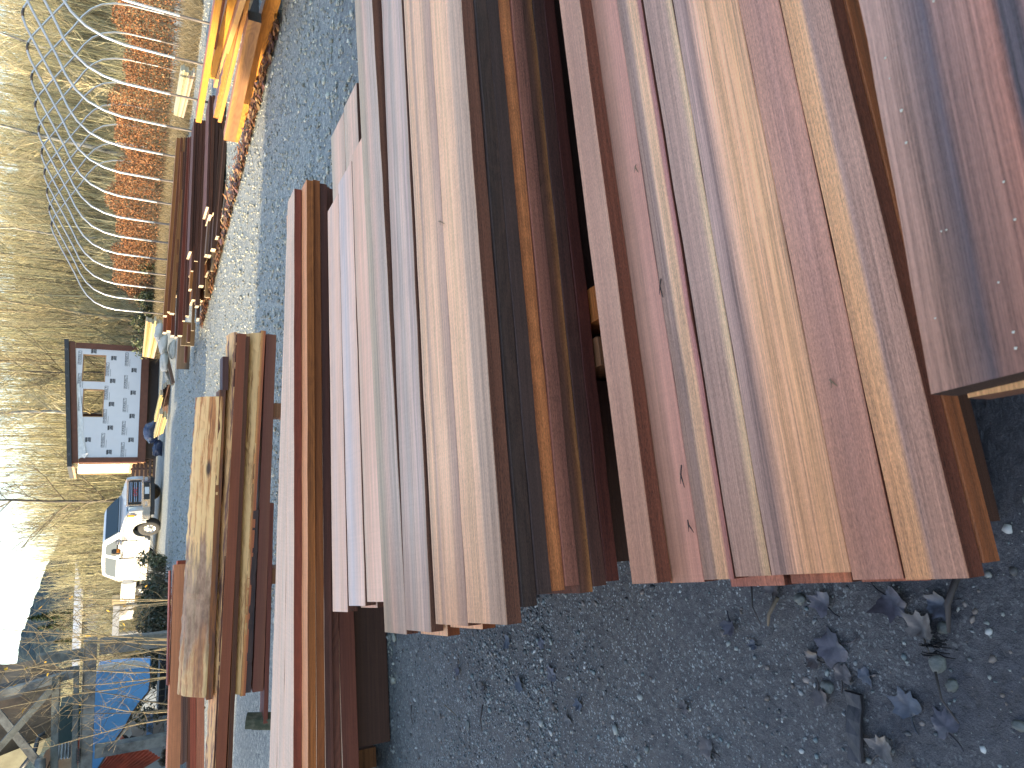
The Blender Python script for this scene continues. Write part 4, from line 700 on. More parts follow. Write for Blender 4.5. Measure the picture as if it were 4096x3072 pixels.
    MB().hexa([(-.03, -.04, zr(0) - .02), (5.14, -.04, zr(5.1) - .02), (5.14, .09, zr(5.1) - .02), (-.03, .09, zr(0) - .02), (-.03, -.04, zr(0) + .2), (5.14, -.04, zr(5.1) + .2), (5.14, .09, zr(5.1) + .2), (-.03, .09, zr(0) + .2)]).build('top_rail', mt, r, bevel=.008)
    for x0, x1 in ((-.02, .19), (4.86, 5.11)): MB().box((x0, -.03, .70), (x1, .10, zr(x0) - .025)).build('corner_post', mt, r, bevel=.008)
    for x0, x1, z0_, z1_ in ((1.89, 3.10, 2.03, 2.80), (3.42, 4.62, 2.03, 2.88)):
        w_ = MB()
        for a, b in (((x0 - .0, .032, z0_), (x0 + .04, .14, z1_)), ((x1 - .04, .032, z0_), (x1, .14, z1_)), ((x0 + .042, .032, z0_), (x1 - .042, .14, z0_ + .04)), ((x0 + .042, .032, z1_ - .04), (x1 - .042, .14, z1_))): w_.box(a, b)
        f = w_.build('window_frame', mraw, r); MB().box((x0 + .42, 2.2, .7), (x0 + .70, 2.44, zr(x0) + .1)).build('interior_post', mt, r); MB().box((x0 + .30, 2.15, .7), (x0 + .40, 2.3, zr(x0))).build('interior_stud', mwt, r)
    # rear wall, low below the openings; side walls; floor
    MB().box((.0, D - .06, .5), (L, D, 2.02)).build('rear_wall', mt, r); MB().box((0, .1, .45), (L, D - .07, .55)).build('floor_deck', mraw, r)
    sd = MB(); sd.hexa([(-.025, .11, .98), (.0, .11, .98), (0, D, .98), (-.025, D, .98), (-.025, .11, 2.82), (0, .11, 2.82), (0, D, 2.9), (-.025, D, 2.9)]); sw_ = sd.build('side_wall', mwt, r)
    ln = MB()
    for y, z in ((.5, 1.5), (1.1, 2.0), (1.6, 1.4), (.8, 2.5), (1.9, 2.3)): ln.box((-.029, y, z), (-.026, y + .06, z + .3))
    ln.build('wrap_print', plain('faint_print', (.55, .55, .56), .5), sw_)
    MB().box((-.05, .10, .86), (-.0, D, .975)).build('sill_plate', mraw, r); MB().box((-.05, .10, .70), (0, .2, .855)).build('cripple_stud', mraw, r)
    for y0, y1 in ((.10, .17), (D - .09, D)): MB().box((-.06, y0, .98), (-.027, y1, 2.8)).build('corner_batten', mraw, r)
    # roof
    rf = MB(); e = .12
    rf.hexa([(-.2, -e, zr(-.2) + .21), (5.2, -e, zr(5.2) + .21), (5.2, D + e, zr(5.2) + .21), (-.2, D + e, zr(-.2) + .21), (-.2, -e, zr(-.2) + .37), (5.2, -e, zr(5.2) + .37), (5.2, D + e, zr(5.2) + .37), (-.2, D + e, zr(-.2) + .37)])
    roof = rf.build('roof', mr, r)
    mk = MB()
    for x, t_ in ((4.75, '@'), (4.2, '%'), (3.6, '&'), (2.2, 'W'), (1.7, 'X'), (.9, 'O'), (.3, 'O')):
        vs, fs = text_mesh('O' if t_ in '@O' else '//', .13); mk.add([(x + v.x, -e - .003, zr(x) + .29 + v.y) for v in vs], fs)
    mk.build('membrane_marks', plain('membrane_ink', (.16, .16, .16), .6), roof)
    MB().box((-.21, -e + .01, zr(-.2) + .13), (-.12, D + e - .01, zr(-.2) + .2)).build('fascia_board', mraw, r)
    # skids and steps of pallets at the left end
    for y in (.25, 1.9): MB().box((.2, y, 0.0), (4.9, y + .2, .395)).build('skid', plain('old_skid', (.05, .035, .03), .8), r)
    return r
house()
def pallets():
    m = wood([(.40, .28, .17), (.34, .23, .14)], .1); m2 = wood([(.10, .06, .045)], .1); P = Vector((-4.03, 33.58, 0))
    for i, (dx, dy, h, mm, lb) in enumerate([(-.75, .0, .95, m2, 'dark slatted crate leaning at the left end of the little house'), (-1.05, .5, .80, m, 'pale pallet standing on edge left of the little house')]):
        b = MB()
        for k in range(6): b.box((0, .02 * k, h * k / 6), (.95, .02 * k + .025, h * k / 6 + h / 6 * .62))
        for x in (0, .45, .86): b.box((x, .11, 0), (x + .09, .16, h))
        o = b.build('pallet', mm); o.location = P + Vector((dx, dy, .0)); o.rotation_euler = (R(-6), 0, R(20)); tag(o, lb, 'pallet')
pallets()
# ================================================================== pickup
def truck():
    r = empty('pickup_truck', (-5.82, 28.25, 0), R(-40), 'white extended cab pickup truck with orange corner lamps parked on the gravel', 'pickup truck')
    pm, nt, b = newmat('white_paint'); b.inputs['Base Color'].default_value = (.36, .37, .38, 1); b.inputs['Roughness'].default_value = .28; b.inputs['Coat Weight'].default_value = .6
    mchr = plain('chrome', (.6, .6, .62), .18, 1, var=.05, bmp=0); mblk = plain('black_plastic', (.015, .015, .016), .5, var=.1, bmp=0); mty = plain('tyre_rubber', (.03, .03, .03), .8); mrim = plain('steel_wheel', (.55, .54, .52), .4, .3, var=.1, bmp=0)
    gl, nt, b = newmat('car_glass'); b.inputs['Base Color'].default_value = (.03, .045, .05, 1); b.inputs['Roughness'].default_value = .08; b.inputs['Specular IOR Level'].default_value = .3
    mam = plain('amber_lens', (.75, .22, .01), .2, var=.1, bmp=0); mlens = plain('clear_lens', (.6, .6, .6), .12, .5, var=.1, bmp=0)
    W = 1.92
    def arc(cx, cz, rr, a0, a1, n=10): return [(cx + rr * math.cos(R(a0 + (a1 - a0) * i / n)), cz + rr * math.sin(R(a0 + (a1 - a0) * i / n))) for i in range(n + 1)]
    # lower body side profile, front arch at x=0, rear arch at x=-3.75
    prof = [(.86, .36), (.90, .62), (.90, .80), (.86, 1.02), (.74, 1.12), (.30, 1.20), (-.20, 1.27), (-3.06, 1.27), (-3.06, .34)] + [(-.52, .34), (-.47, .62)] + arc(0, .48, .47, 150, 30, 8) + [(.47, .62), (.52, .40)]
    def taper(mb, poly, y0, y1, ins):
        n = len(poly); mb.add([(p[0], y0 + ins(p), p[1]) for p in poly] + [(p[0], y1 - ins(p), p[1]) for p in poly], [tuple(range(n)), tuple(reversed(range(n, 2 * n)))] + [(i, i + n, (i + 1) % n + n, (i + 1) % n) for i in range(n)])
    ins = lambda p: (.16 if p[0] > .8 else .07 if p[0] > .7 else .03) + (.04 if p[1] > 1.2 else 0) 
    mb = MB(); taper(mb, prof, 0, W, ins); body = mb.build('body', pm, r, bevel=.02)
    # cab
    cab = [(-.18, 1.275), (-.78, 1.72), (-1.0, 1.775), (-2.0, 1.80), (-2.82, 1.755), (-3.04, 1.275)]
    mb = MB(); insc = lambda p: .07 + (p[1] - 1.275) * .30; taper(mb, cab, 0, W, insc); mb.build('cab', pm, r, bevel=.03)
    def side(poly, off): return [(p[0], insc(p) - off, p[1]) for p in poly]
    w1 = [(-.56, 1.33), (-.98, 1.655), (-1.08, 1.68), (-1.52, 1.69), (-1.56, 1.33)]; w2 = [(-1.74, 1.33), (-1.70, 1.69), (-2.60, 1.67), (-2.74, 1.60), (-2.80, 1.33)]
    for p in (w1, w2):
        mb = MB(); a = side(p, .006); c = side(p, -.02); n = len(p); mb.add(a + c, [tuple(range(n)), tuple(reversed(range(n, 2 * n)))] + [(i, i + n, (i + 1) % n + n, (i + 1) % n) for i in range(n)]); mb.build('side_window', gl, r)
    f0, f1 = Vector((-.24, 0, 1.335)), Vector((-.74, 0, 1.70)); nrm = Vector((.6, 0, .8)) * .012
    mb = MB(); q = [(f0.x, .16, f0.z), (f0.x, W - .16, f0.z), (f1.x, W - .24, f1.z), (f1.x, .24, f1.z)]; q = [Vector(v) for v in q]; mb.add([v + nrm for v in q] + [v - nrm * 2 for v in q], [(0, 1, 2, 3), (7, 6, 5, 4), (0, 4, 5, 1), (1, 5, 6, 2), (2, 6, 7, 3), (3, 7, 4, 0)]); mb.build('windscreen', gl, r)
    # door seams, handle, trim
    MB().box((-1.635, .022, .42), (-1.62, .06, 1.26)).build('door_seam', mblk, r); MB().box((-.60, .022, .42), (-.588, .06, 1.26)).build('door_seam', mblk, r)
    MB().box((-1.56, .0, 1.14), (-1.36, .035, 1.18)).build('door_handle', mblk, r, bevel=.008); MB().box((-2.95, .005, .72), (-.62, .035, .76)).build('side_moulding', mchr, r, bevel=.006)
    MB().box((-3.0, -.03, .30), (-.55, .16, .38)).build('running_board', plain('step_metal', (.4, .4, .4), .4, .6), r, bevel=.012)
    # mirror
    mir = MB().box((-.98, -.30, 1.22), (-.84, -.08, 1.50)).build('mirror', mblk, r, bevel=.03); MB().box((-.93, -.09, 1.30), (-.88, .10, 1.34)).build('mirror_arm', mblk, mir); MB().box((-.835, -.27, 1.25), (-.828, -.12, 1.34)).build('mirror_lamp', mam, mir)
    mir2 = MB().box((-.90, W + .06, 1.24), (-.78, W + .28, 1.48)).build('mirror', mblk, r, bevel=.03)
    # front
    gy0, gy1 = .40, 1.52; g = MB().box((.885, gy0, .66), (.935, gy1, 1.07)).build('grille', mblk, r, bevel=.02)
    fr = MB()
    for z in (.70, .845, .99):
        fr.tube([(.945, gy0 + .10, z - .028), (.945, gy1 - .10, z - .028)], .011, 6); fr.tube([(.945, gy0 + .10, z + .028), (.945, gy1 - .10, z + .028)], .011, 6)
        for y in (gy0 + .1, gy1 - .1): fr.tube([(.945, y, z - .028), (.945, y, z + .028)], .011, 6)
    fr.build('grille_bar', mchr, g)
    sr = MB(); 
    for a, b_ in (((.90, gy0 - .06, .60), (.95, gy1 + .06, .655)), ((.88, gy0 - .06, 1.075), (.935, gy1 + .06, 1.12)), ((.88, gy0 - .06, .66), (.94, gy0 - .004, 1.07)), ((.88, gy1 + .004, .66), (.94, gy1 + .06, 1.07))): sr.box(a, b_)
    sr.build('grille_surround', mchr, g, bevel=.012)
    vs, fs = text_mesh('GMC', .19); cy = (gy0 + gy1) / 2; mb = MB(); mb.add([(.962, cy + v.x, .845 + v.y) for v in vs], fs); mb.build('badge', plain('badge_red', (.42, .03, .03), .4, var=.05, bmp=0), g)
    for y0, y1, x in ((.10, .33, .80), (1.59, 1.82, .80)):
        hd = MB().hexa([(x - .1, y0, .82), (x + .09, y1 if y0 < 1 else y0, .82), (x - .0, y1, .82) if y0 < 1 else (x - .1, y1, .82), (x - .2, y0 + .02, .82), (x - .1, y0, 1.06), (x + .08, y1 if y0 < 1 else y0, 1.06), (x - .0, y1, 1.06) if y0 < 1 else (x - .1, y1, 1.06), (x - .2, y0 + .02, 1.06)])
        hd.v = []; hd.f = []; a_, b_ = (y0, y1) if y0 < 1 else (y1, y0); hd.hexa([(x - .05, a_, .83), (x + .10, b_, .83), (x - .02, b_, .83), (x - .15, a_, .83), (x - .07, a_, 1.06), (x + .085, b_, 1.06), (x - .02, b_, 1.06), (x - .15, a_, 1.06)]); h = hd.build('headlight', mlens, r, bevel=.01)
        MB().hexa([(x - .06, a_ - .01, .80), (x + .075, b_, .80), (x - .03, b_, .80), (x - .16, a_ - .01, .80), (x - .08, a_ - .01, 1.085), (x + .06, b_, 1.085), (x - .03, b_, 1.085), (x - .16, a_ - .01, 1.085)]).build('lamp_housing', mblk, h)
        MB().box((x - .16, a_ - .035 if y0 < 1 else a_, .86), (x - .04, a_ if y0 < 1 else a_ + .035, 1.04)).build('corner_lamp', mam, h, bevel=.01)
    bp = MB(); bp.prism([(.76, .04), (.97, .26), (1.01, .6), (1.01, W - .6), (.97, W - .26), (.76, W - .04), (.60, W + .0), (.56, W - .04), (.80, W - .4), (.80, .4), (.56, .04), (.60, 0)], .38, .62, 'z'); bump_ = bp.build('bumper', mchr, r, bevel=.015)
    MB().prism([(.74, .08), (.94, .28), (.97, .6), (.97, W - .6), (.94, W - .28), (.74, W - .08), (.7, W - .2), (.7, .2)], .24, .375, 'z').build('air_dam', mblk, bump_)
    for y in (.30, W - .48): MB().box((.955, y, .46), (1.0, y + .18, .56)).build('fog_lamp', mlens, bump_, bevel=.01)
    MB().box((1.012, cy - .16, .42), (1.022, cy + .16, .56)).build('licence_plate', plain('plate_white', (.6, .62, .62), .4, var=.15, scale=14, bmp=0), bump_); MB().box((1.008, cy - .4, .40), (1.0112, cy + .4, .59)).build('bumper_inset', mblk, bump_)
    # arches and wheels
    arch = MB(); inner = arc(0, .48, .40, 180, 0, 12); outer = arc(0, .48, .50, 180, 0, 12); n = 13
    arch.add([(p[0], .012, p[1]) for p in outer] + [(p[0], .012, p[1]) for p in inner] + [(p[0], .10, p[1]) for p in outer], [(i, i + 1, n + i + 1, n + i) for i in range(n - 1)] + [(i + 1, i, 2 * n + i, 2 * n + i + 1) for i in range(n - 1)]); arch.build('wheel_arch', plain('arch_trim', (.5, .5, .46), .5), r)
    MB().box((-.5, .30, .38), (.52, 1.62, .8)).build('wheel_well', mblk, r)
    def wheel(x, y, out, steer=0):
        rr = .365; ty = MB(); pr = [(.0, .20), (.0, .30), (.02, .345), (.05, rr), (.21, rr), (.24, .345), (.25, .30), (.25, .2)]; n = 28
        for i in range(n):
            a = 2 * math.pi * i / n
            for yy, q in pr: ty.v.append((q * math.cos(a), yy, q * math.sin(a)))
        for i in range(n):
            for k in range(len(pr) - 1): ty.f.append((i * 8 + k, ((i + 1) % n) * 8 + k, ((i + 1) % n) * 8 + k + 1, i * 8 + k + 1))
        wh = empty('wheel'); wh.parent = r; wh.location = (x, y, rr - .008); wh.rotation_euler = (0, 0, (0 if out < 0 else math.pi) + steer)
        ty.build('tyre', mty, wh, True)
        rm = MB(); pr2 = [(.01, .225), (.03, .21), (.045, .17), (.03, .10), (.0, .085), (-.02, .06), (-.025, .0)]; m_ = len(pr2)
        for i in range(n):
            a = 2 * math.pi * i / n
            for yy, q in pr2: rm.v.append((q * math.cos(a), yy, q * math.sin(a)))
        for i in range(n):
            for k in range(m_ - 1): rm.f.append((i * m_ + k, ((i + 1) % n) * m_ + k, ((i + 1) % n) * m_ + k + 1, i * m_ + k + 1))
        rim = rm.build('rim', mrim, wh, True); hl = MB()
        for i in range(8): a = 2 * math.pi * i / 8; hl.tube([(.152 * math.cos(a), .02, .152 * math.sin(a)), (.152 * math.cos(a), .034, .152 * math.sin(a))], .022, 8)
        hl.build('vent_hole', mblk, rim)
    wheel(0, .03, -1, .1); wheel(0, W - .03, 1, .1); wheel(-3.75, .03, -1); wheel(-3.75, W - .03, 1)
    # service bed behind the cab
    MB().box((-5.6, .02, .62), (-3.10, W - .02, .80)).build('bed_deck', pm, r, bevel=.01); MB().box((-5.6, .015, .805), (-3.12, .07, 1.12)).build('bed_side', pm, r, bevel=.01); MB().box((-5.6, W - .07, .805), (-3.12, W - .015, 1.12)).build('bed_side', pm, r, bevel=.01)
    MB().box((-3.6, .1, .36), (-.9, W - .1, .5)).build('chassis', mblk, r)
truck()
# ================================================================== steel yard structure at the left
Z5b = lambda x, y: (x / 2.458, 2400 + y / 2.458)
ZS = lambda x, y: (x / 2.9, 2500 + y / 2.9)
ZT = lambda x, y: (300 + x / 2.9, 2500 + y / 2.9)
mst1 = stained('weathered_steel', A(98, 118, 134), A(58, 70, 82), .4, .66, 3.5, .55, .3); mst2 = stained('old_timber_steel', (.13, .14, .125), (.055, .06, .055), .4, .65, 4, .7, .1)
def gantry():
    r = empty('steel_frame', (-5.5, 16, 0), 0, 'weathered grey steel frame of post and heavy beam over the blue hopper', 'steel frame'); o = -Vector((-5.5, 16, 0))
    MB().box((-.17, -.12, -.3), (.09, .12, 1.665)).build('post', mst1, r, bevel=.006); MB().box((.062, -.135, -.3), (.115, -.122, 1.90)).build('post_flange', mst2, r)
    MB().bar(aty(*ZT(190, 180), 16) + o + Vector((.03, 0, 0)), aty(*ZT(70, 3000), 16) + o, .22, .205).build('beam', mst1, r, bevel=.006)
    MB().bar(aty(*ZT(190, 180), 16) + o + Vector((.02, .0, .115)), aty(*ZT(70, 3000), 16) + o + Vector((0, 0, .115)), .26, .016).build('beam_flange', mst1, r)
    MB().bar(aty(*ZS(650, 610), 16.6) + o, aty(*ZS(610, 2600), 16.6) + o, .14, .13).build('cross_beam', mst2, r, bevel=.006)
    MB().bar(aty(*ZS(890, 480), 16.3) + o, aty(*ZS(840, 2600), 16.3) + o, .10, .10).build('lower_beam', mst2, r, bevel=.006)
    MB().bar(aty(*ZS(600, 740), 16.5) + o, aty(*ZS(-60, 1480), 16.5) + o, .06, .12).build('diagonal_brace', mst2, r)
    MB().bar(aty(*ZS(-40, 1000), 16.8) + o, aty(*ZS(460, 1620), 16.8) + o, .05, .14).build('diagonal_brace', mst1, r)
    MB().bar(aty(*ZS(860, 560), 16.7) + o, aty(*ZS(-100, 830), 16.7) + o, .12, .15).build('conveyor_rail', mst1, r); MB().bar(aty(*ZS(860, 520), 16.9) + o, aty(*ZS(-100, 760), 16.9) + o, .2, .09).build('conveyor_belt', plain('belt_rubber', (.03, .03, .032), .7), r)
    MB().tube([aty(*ZS(470, 1560), 16.4) + o, aty(*ZS(465, 1800), 16.4) + o], .09, 14).build('roller', mst1, r, True)
    MB().box((-4.6, 1.4, -.3), (-4.42, 1.6, 2.6)).build('post', mst2, r); MB().box((-.5, .72, 1.95), (-.34, .88, 2.75)).build('hanger', mst2, r); MB().box((-2.2, -.1, -.3), (-2.0, .1, 1.66)).build('post', mst1, r)
    ch = MB()
    for i in range(9): 
        c = aty(*ZS(905 - 2 * (i % 2), 1440 + i * 18), 15.8) + o; ch.tube([c + Vector((-.02, 0, .03)), c + Vector((.02, 0, .03)), c + Vector((.02, 0, -.03)), c + Vector((-.02, 0, -.03)), c + Vector((-.02, 0, .03))], .008, 5)
    ch.build('chain', plain('chain_steel', (.05, .05, .05), .5, .5), r)
gantry()
def plate(name, lb, cat, pts, Y, th, mat, tilt=0, lean=0):
    """a real metal plate: outline on the picture's points at depth Y, th thick"""
    P = [aty(*p, Y) for p in pts]; z0 = min(p.z for p in P); P = [p + Vector((0, lean * (p.z - z0), 0)) for p in P]; n = len(P); b = MB(); b.add([p for p in P] + [p + Vector((0, th, 0)) for p in P], [tuple(range(n)), tuple(reversed(range(n, 2 * n)))] + [(i, i + n, (i + 1) % n + n, (i + 1) % n) for i in range(n)])
    return tag(b.build(name, mat), lb, cat)
def blue():
    r = empty('blue_hopper', (-6.8, 17, 0), 0, 'faded blue steel hopper side with a curved rusty lower edge', 'hopper'); o = -Vector((-6.8, 17, 0))
    mb_ = stained('blue_paint', A(76, 150, 232), A(48, 92, 140), .52, .78, 1.8, .5, .0); pts = [ZT(250, 545), ZT(640, 512), ZT(868, 488), ZT(880, 600), ZT(858, 760), ZT(830, 800), ZT(740, 905), ZT(650, 1040), ZT(585, 1170), ZT(500, 1290), ZT(410, 1440), ZT(300, 1610), ZT(200, 1760), ZT(190, 1300)]
    P = [aty(*p, 17) + o for p in pts]; n = len(P); b = MB(); b.add(P + [p + Vector((-.1, .9, -.05)) for p in P], [tuple(range(n)), tuple(reversed(range(n, 2 * n)))] + [(i, i + n, (i + 1) % n + n, (i + 1) % n) for i in range(n)]); b.build('side_plate', mb_, r)
    e = MB(); e.tube([p + Vector((0, -.02, 0)) for p in P[2:13]], .018, 6); e.build('rim_edge', plain('rust', (.09, .06, .04), .8), r)
    w_ = [aty(*p, 16.95) + o for p in (ZT(270, 470), ZT(700, 410), ZT(860, 450), ZT(868, 484), ZT(640, 508), ZT(255, 540))]; b = MB(); b.add(w_ + [p + Vector((0, .03, 0)) for p in w_], [(0, 1, 2, 3, 4, 5), (11, 10, 9, 8, 7, 6)] + [(i, i + 6, (i + 1) % 6 + 6, (i + 1) % 6) for i in range(6)]); b.build('white_lip', stained('chalky_white', (.55, .57, .56), (.30, .33, .34), .45, .7, 3), r)
blue()
def corr(name, lb, quad, Y, n, mat):
    """corrugated sheet between four picture points on depth Y"""
    a, b, c, d = [aty(*p, Y) for p in quad]; V = []; m = n * 8
    for i in range(m + 1):
        u = i / m; off = Vector((0, .035 * math.sin(2 * math.pi * n * u), 0)); V += [a.lerp(b, u) + off, d.lerp(c, u) + off]
    mb = MB(); mb.add(V + [v + Vector((0, .012, 0)) for v in V], [(2 * i, 2 * i + 2, 2 * i + 3, 2 * i + 1) for i in range(m)] + [(2 * i + 1 + 2 * m + 2, 2 * i + 3 + 2 * m + 2, 2 * i + 2 + 2 * m + 2, 2 * i + 2 * m + 2) for i in range(m)]); return tag(mb.build(name, mat, smooth=True), lb, 'metal sheet')
mred = stained('red_sheet', A(170, 98, 84), A(122, 72, 64), .42, .7, 2.5, .5, .1)
corr('corrugated_sheet', 'red corrugated sheet leaning behind the blue hopper, lower part', (ZT(990, 1540), ZT(560, 1270), ZT(270, 1660), ZT(420, 1900)), 18.2, 13, mred)
corr('corrugated_sheet', 'red corrugated sheet showing above the heavy grey beam', (ZS(960, 1290), ZS(868, 1330), ZS(850, 1620), ZS(960, 1600)), 18.6, 7, mred)
corr('corrugated_sheet', 'greyish white corrugated sheet between the upper beams', (ZS(830, 1345), ZS(680, 1380), ZS(668, 1560), ZS(820, 1540)), 19.4, 4, stained('pale_sheet', (.42, .44, .42), (.25, .26, .26), .45, .6, 4, .4, .3))
plate('dark_tarpaulin', 'dark green tarpaulin hanging behind the upper beams', 'tarpaulin', [ZS(700, 950), ZS(830, 915), ZS(970, 870), ZS(965, 1280), ZS(850, 1330), ZS(700, 1375), ZS(668, 1340)], 19.0, .5, plain('green_tarp', A(26, 52, 58), .6, var=.4, scale=3, bmp=.6, bscale=2))
plate('metal_sheet', 'crumpled dark sheet on the red corrugated sheet', 'metal sheet', [ZT(540, 1320), ZT(690, 1320), ZT(890, 1330), ZT(880, 1380), ZT(760, 1430), ZT(690, 1460)], 17.6, .03, plain('dark_sheet', (.02, .02, .022), .5, bmp=.5), lean=.3)
plate('metal_sheet', 'long blue painted channel standing under the blue hopper', 'metal channel', [ZT(830, 1020), ZT(905, 1000), ZT(905, 1350), ZT(828, 1340)], 17.2, .08, stained('blue_channel', A(64, 110, 170), A(44, 56, 70), .45, .55, 5, .5))
plate('metal_sheet', 'small bent white sheet caught beside the red corrugated sheet', 'metal sheet', [ZT(580, 1265), ZT(640, 1180), ZT(660, 1270), ZT(630, 1310)], 17.5, .02, plain('white_sheet', (.45, .46, .46), .4))
# dark machinery under the hopper
mm = MB(); 
for a, b in (((-8.2, 18.4, -.1), (-6.9, 19.2, .42)), ((-7.9, 17.9, -.1), (-7.0, 18.36, .30))): mm.box(a, b)
tag(mm.build('old_machine', plain('oily_iron', (.02, .02, .022), .6, var=.5), bevel=.03), 'dark old machinery in the shadow under the blue hopper', 'machine')
# the large shed wall and its slanted tan hood behind the frame
def shed():
    r = empty('mill_shed', (-9, 20, 0), 0, 'tall grey stained shed side with a sunlit tan chute behind the steel frame', 'shed'); o = -Vector((-9, 20, 0))
    mwall = stained('grimy_sheet', A(104, 98, 86), A(58, 58, 56), .38, .66, 1.1, .7, 0, (1, 1, 1)); P = [aty(*p, 20) + o for p in (ZS(250, 830), ZS(500, 900), ZS(600, 925), ZS(600, 1390), ZS(380, 1500), ZS(-300, 1560), ZS(-700, 1500), ZS(-700, 900), ZS(-100, 900))]
    n = len(P); b = MB(); b.add(P + [p + Vector((-.3, 3.2, 0)) for p in P], [tuple(range(n)), tuple(reversed(range(n, 2 * n)))] + [(i, i + n, (i + 1) % n + n, (i + 1) % n) for i in range(n)]); b.build('wall', mwall, r)
    P = [aty(*p, 19.6) + o for p in (ZS(590, 1300), ZS(590, 1420), ZS(180, 1680), ZS(-250, 1900), ZS(-400, 1640), ZS(0, 1520), ZS(250, 1420))]; n = len(P); b = MB(); b.add(P + [p + Vector((-.5, 1.0, .25)) for p in P], [tuple(range(n)), tuple(reversed(range(n, 2 * n)))] + [(i, i + n, (i + 1) % n + n, (i + 1) % n) for i in range(n)]); b.build('chute', stained('tan_chute', (.42, .37, .22), (.30, .26, .15), .4, .65, 2, .7), r)
    MB().tube([aty(*ZS(530, 1250), 19.5) + o, aty(*ZS(450, 1290), 19.4) + o, aty(*ZS(400, 1470), 19.3) + o, aty(*ZS(250, 1660), 19.2) + o], .05, 8).build('hose', plain('hose', (.04, .045, .05), .5), r, True)
    for x, y in ((-4.5, .4), (-4.5, 2.8)): MB().box((x, y, -.3), (x + .2, y + .2, 2.9)).build('post', mst2, r)
shed()
# unseen hall added further left to cast the shadow across the drive
def hall_caster():
    r = empty('shadow_hall', (-14.3, 17.5, 0), 0, 'unseen low hall added beyond the shed to shade the drive and steel frame', 'building'); m = stained('caster_cladding', (.20, .19, .17), (.12, .11, .10), .4, .6, 1)
    MB().hexa([(-4, -3.3, 0), (4, -3.3, 0), (4, -.5, 0), (-4, -.5, 0), (-4, -3.3, 3.2), (4, -3.3, 3.2), (4, -.5, 3.2), (-4, -.5, 3.2)]).hexa([(-4, -.498, 0), (4, -.498, 0), (4, 6.2, 0), (-4, 6.2, 0), (-4, -.498, 3.2), (4, -.498, 3.2), (4, 6.2, 2.4), (-4, 6.2, 2.4)]).build('wall', m, r)
    MB().hexa([(-4.2, -3.4, 3.2), (4.05, -3.4, 3.2), (4.05, -.5, 3.2), (-4.2, -.5, 3.2), (-4.2, -3.4, 3.4), (4.05, -3.4, 3.4), (4.05, -.5, 3.4), (-4.2, -.5, 3.4)]).hexa([(-4.2, -.498, 3.2), (4.05, -.498, 3.2), (4.05, 6.3, 2.4), (-4.2, 6.3, 2.4), (-4.2, -.498, 3.4), (4.05, -.498, 3.4), (4.05, 6.3, 2.6), (-4.2, 6.3, 2.6)]).build('roof', plain('caster_roof', (.09, .09, .1), .5), r)
hall_caster()
# grey shed, trailer and white posts behind the pickup
Z4b = lambda x, y: (x / 2.765, 1850 + y / 2.765)
def farshed():
    r = empty('grey_shed', (-12.5, 44, 0), R(-12), 'low grey blue corrugated shed behind the pickup truck', 'shed'); m = stained('corrugated_blue', (.17, .19, .21), (.13, .145, .165), .4, .6, 2, .5); P0, P1 = aty(*Z4b(1040, 1330), 44), aty(*Z4b(920, 1900), 44)
    w_ = 5.6; h = 3.0; V = []; n = 120
    b = MB(); b.box((-w_, 0, -.2), (.4, 3.2, h - .35)); b.build('wall', m, r); c = MB()
    for i in range(56): c.box((-w_ + i * .105, -.03, 0), (-w_ + i * .105 + .05, -.002, h - .36))
    c.build('corrugation', m, r); MB().hexa([(-w_ - .2, -.3, h - .35), (.6, -.3, h - .35), (.6, 3.5, h + .1), (-w_ - .2, 3.5, h + .1), (-w_ - .2, -.3, h - .25), (.6, -.3, h - .25), (.6, 3.5, h + .2), (-w_ - .2, 3.5, h + .2)]).build('roof', plain('shed_roof', (.3, .31, .32), .5), r)
    MB().box((-.9, -.05, .9), (.1, -.032, 2.2)).build('window', plain('shed_window', (.05, .06, .07), .1, var=.1, bmp=0), r)
farshed()
for i, (a, b, Y, c, lb) in enumerate([((1240, 1510), (1400, 1560), 31, (.55, .42, .22), 'yellowish timber block end behind the truck bed'), ((1255, 1580), (1310, 1950), 31, (.42, .41, .39), 'long white painted beam beyond the truck bed'), ((1360, 1240), (1480, 1340), 30.2, (.40, .40, .39), 'white storage box behind the pickup cab')]):
    p, q = aty(*Z4b(*a), Y), aty(*Z4b(*b), Y); MBx = MB().box((min(p.x, q.x), Y, min(p.z, q.z)), (max(p.x, q.x), Y + .5, max(p.z, q.z)))
    if i < 2:
        for x in (min(p.x, q.x) + .05, max(p.x, q.x) - .15): MBx.box((x, Y + .1, -.05), (x + .1, Y + .3, min(p.z, q.z)))
    else: MBx.box((min(p.x, q.x) + .1, Y + .1, -.05), (max(p.x, q.x) - .1, Y + .4, min(p.z, q.z)))
    tag(MBx.build('timber_block' if i == 0 else 'painted_beam' if i == 1 else 'storage_box', plain('pale_paint', c, .6), bevel=.01), lb, ['timber', 'beam', 'box'][i])
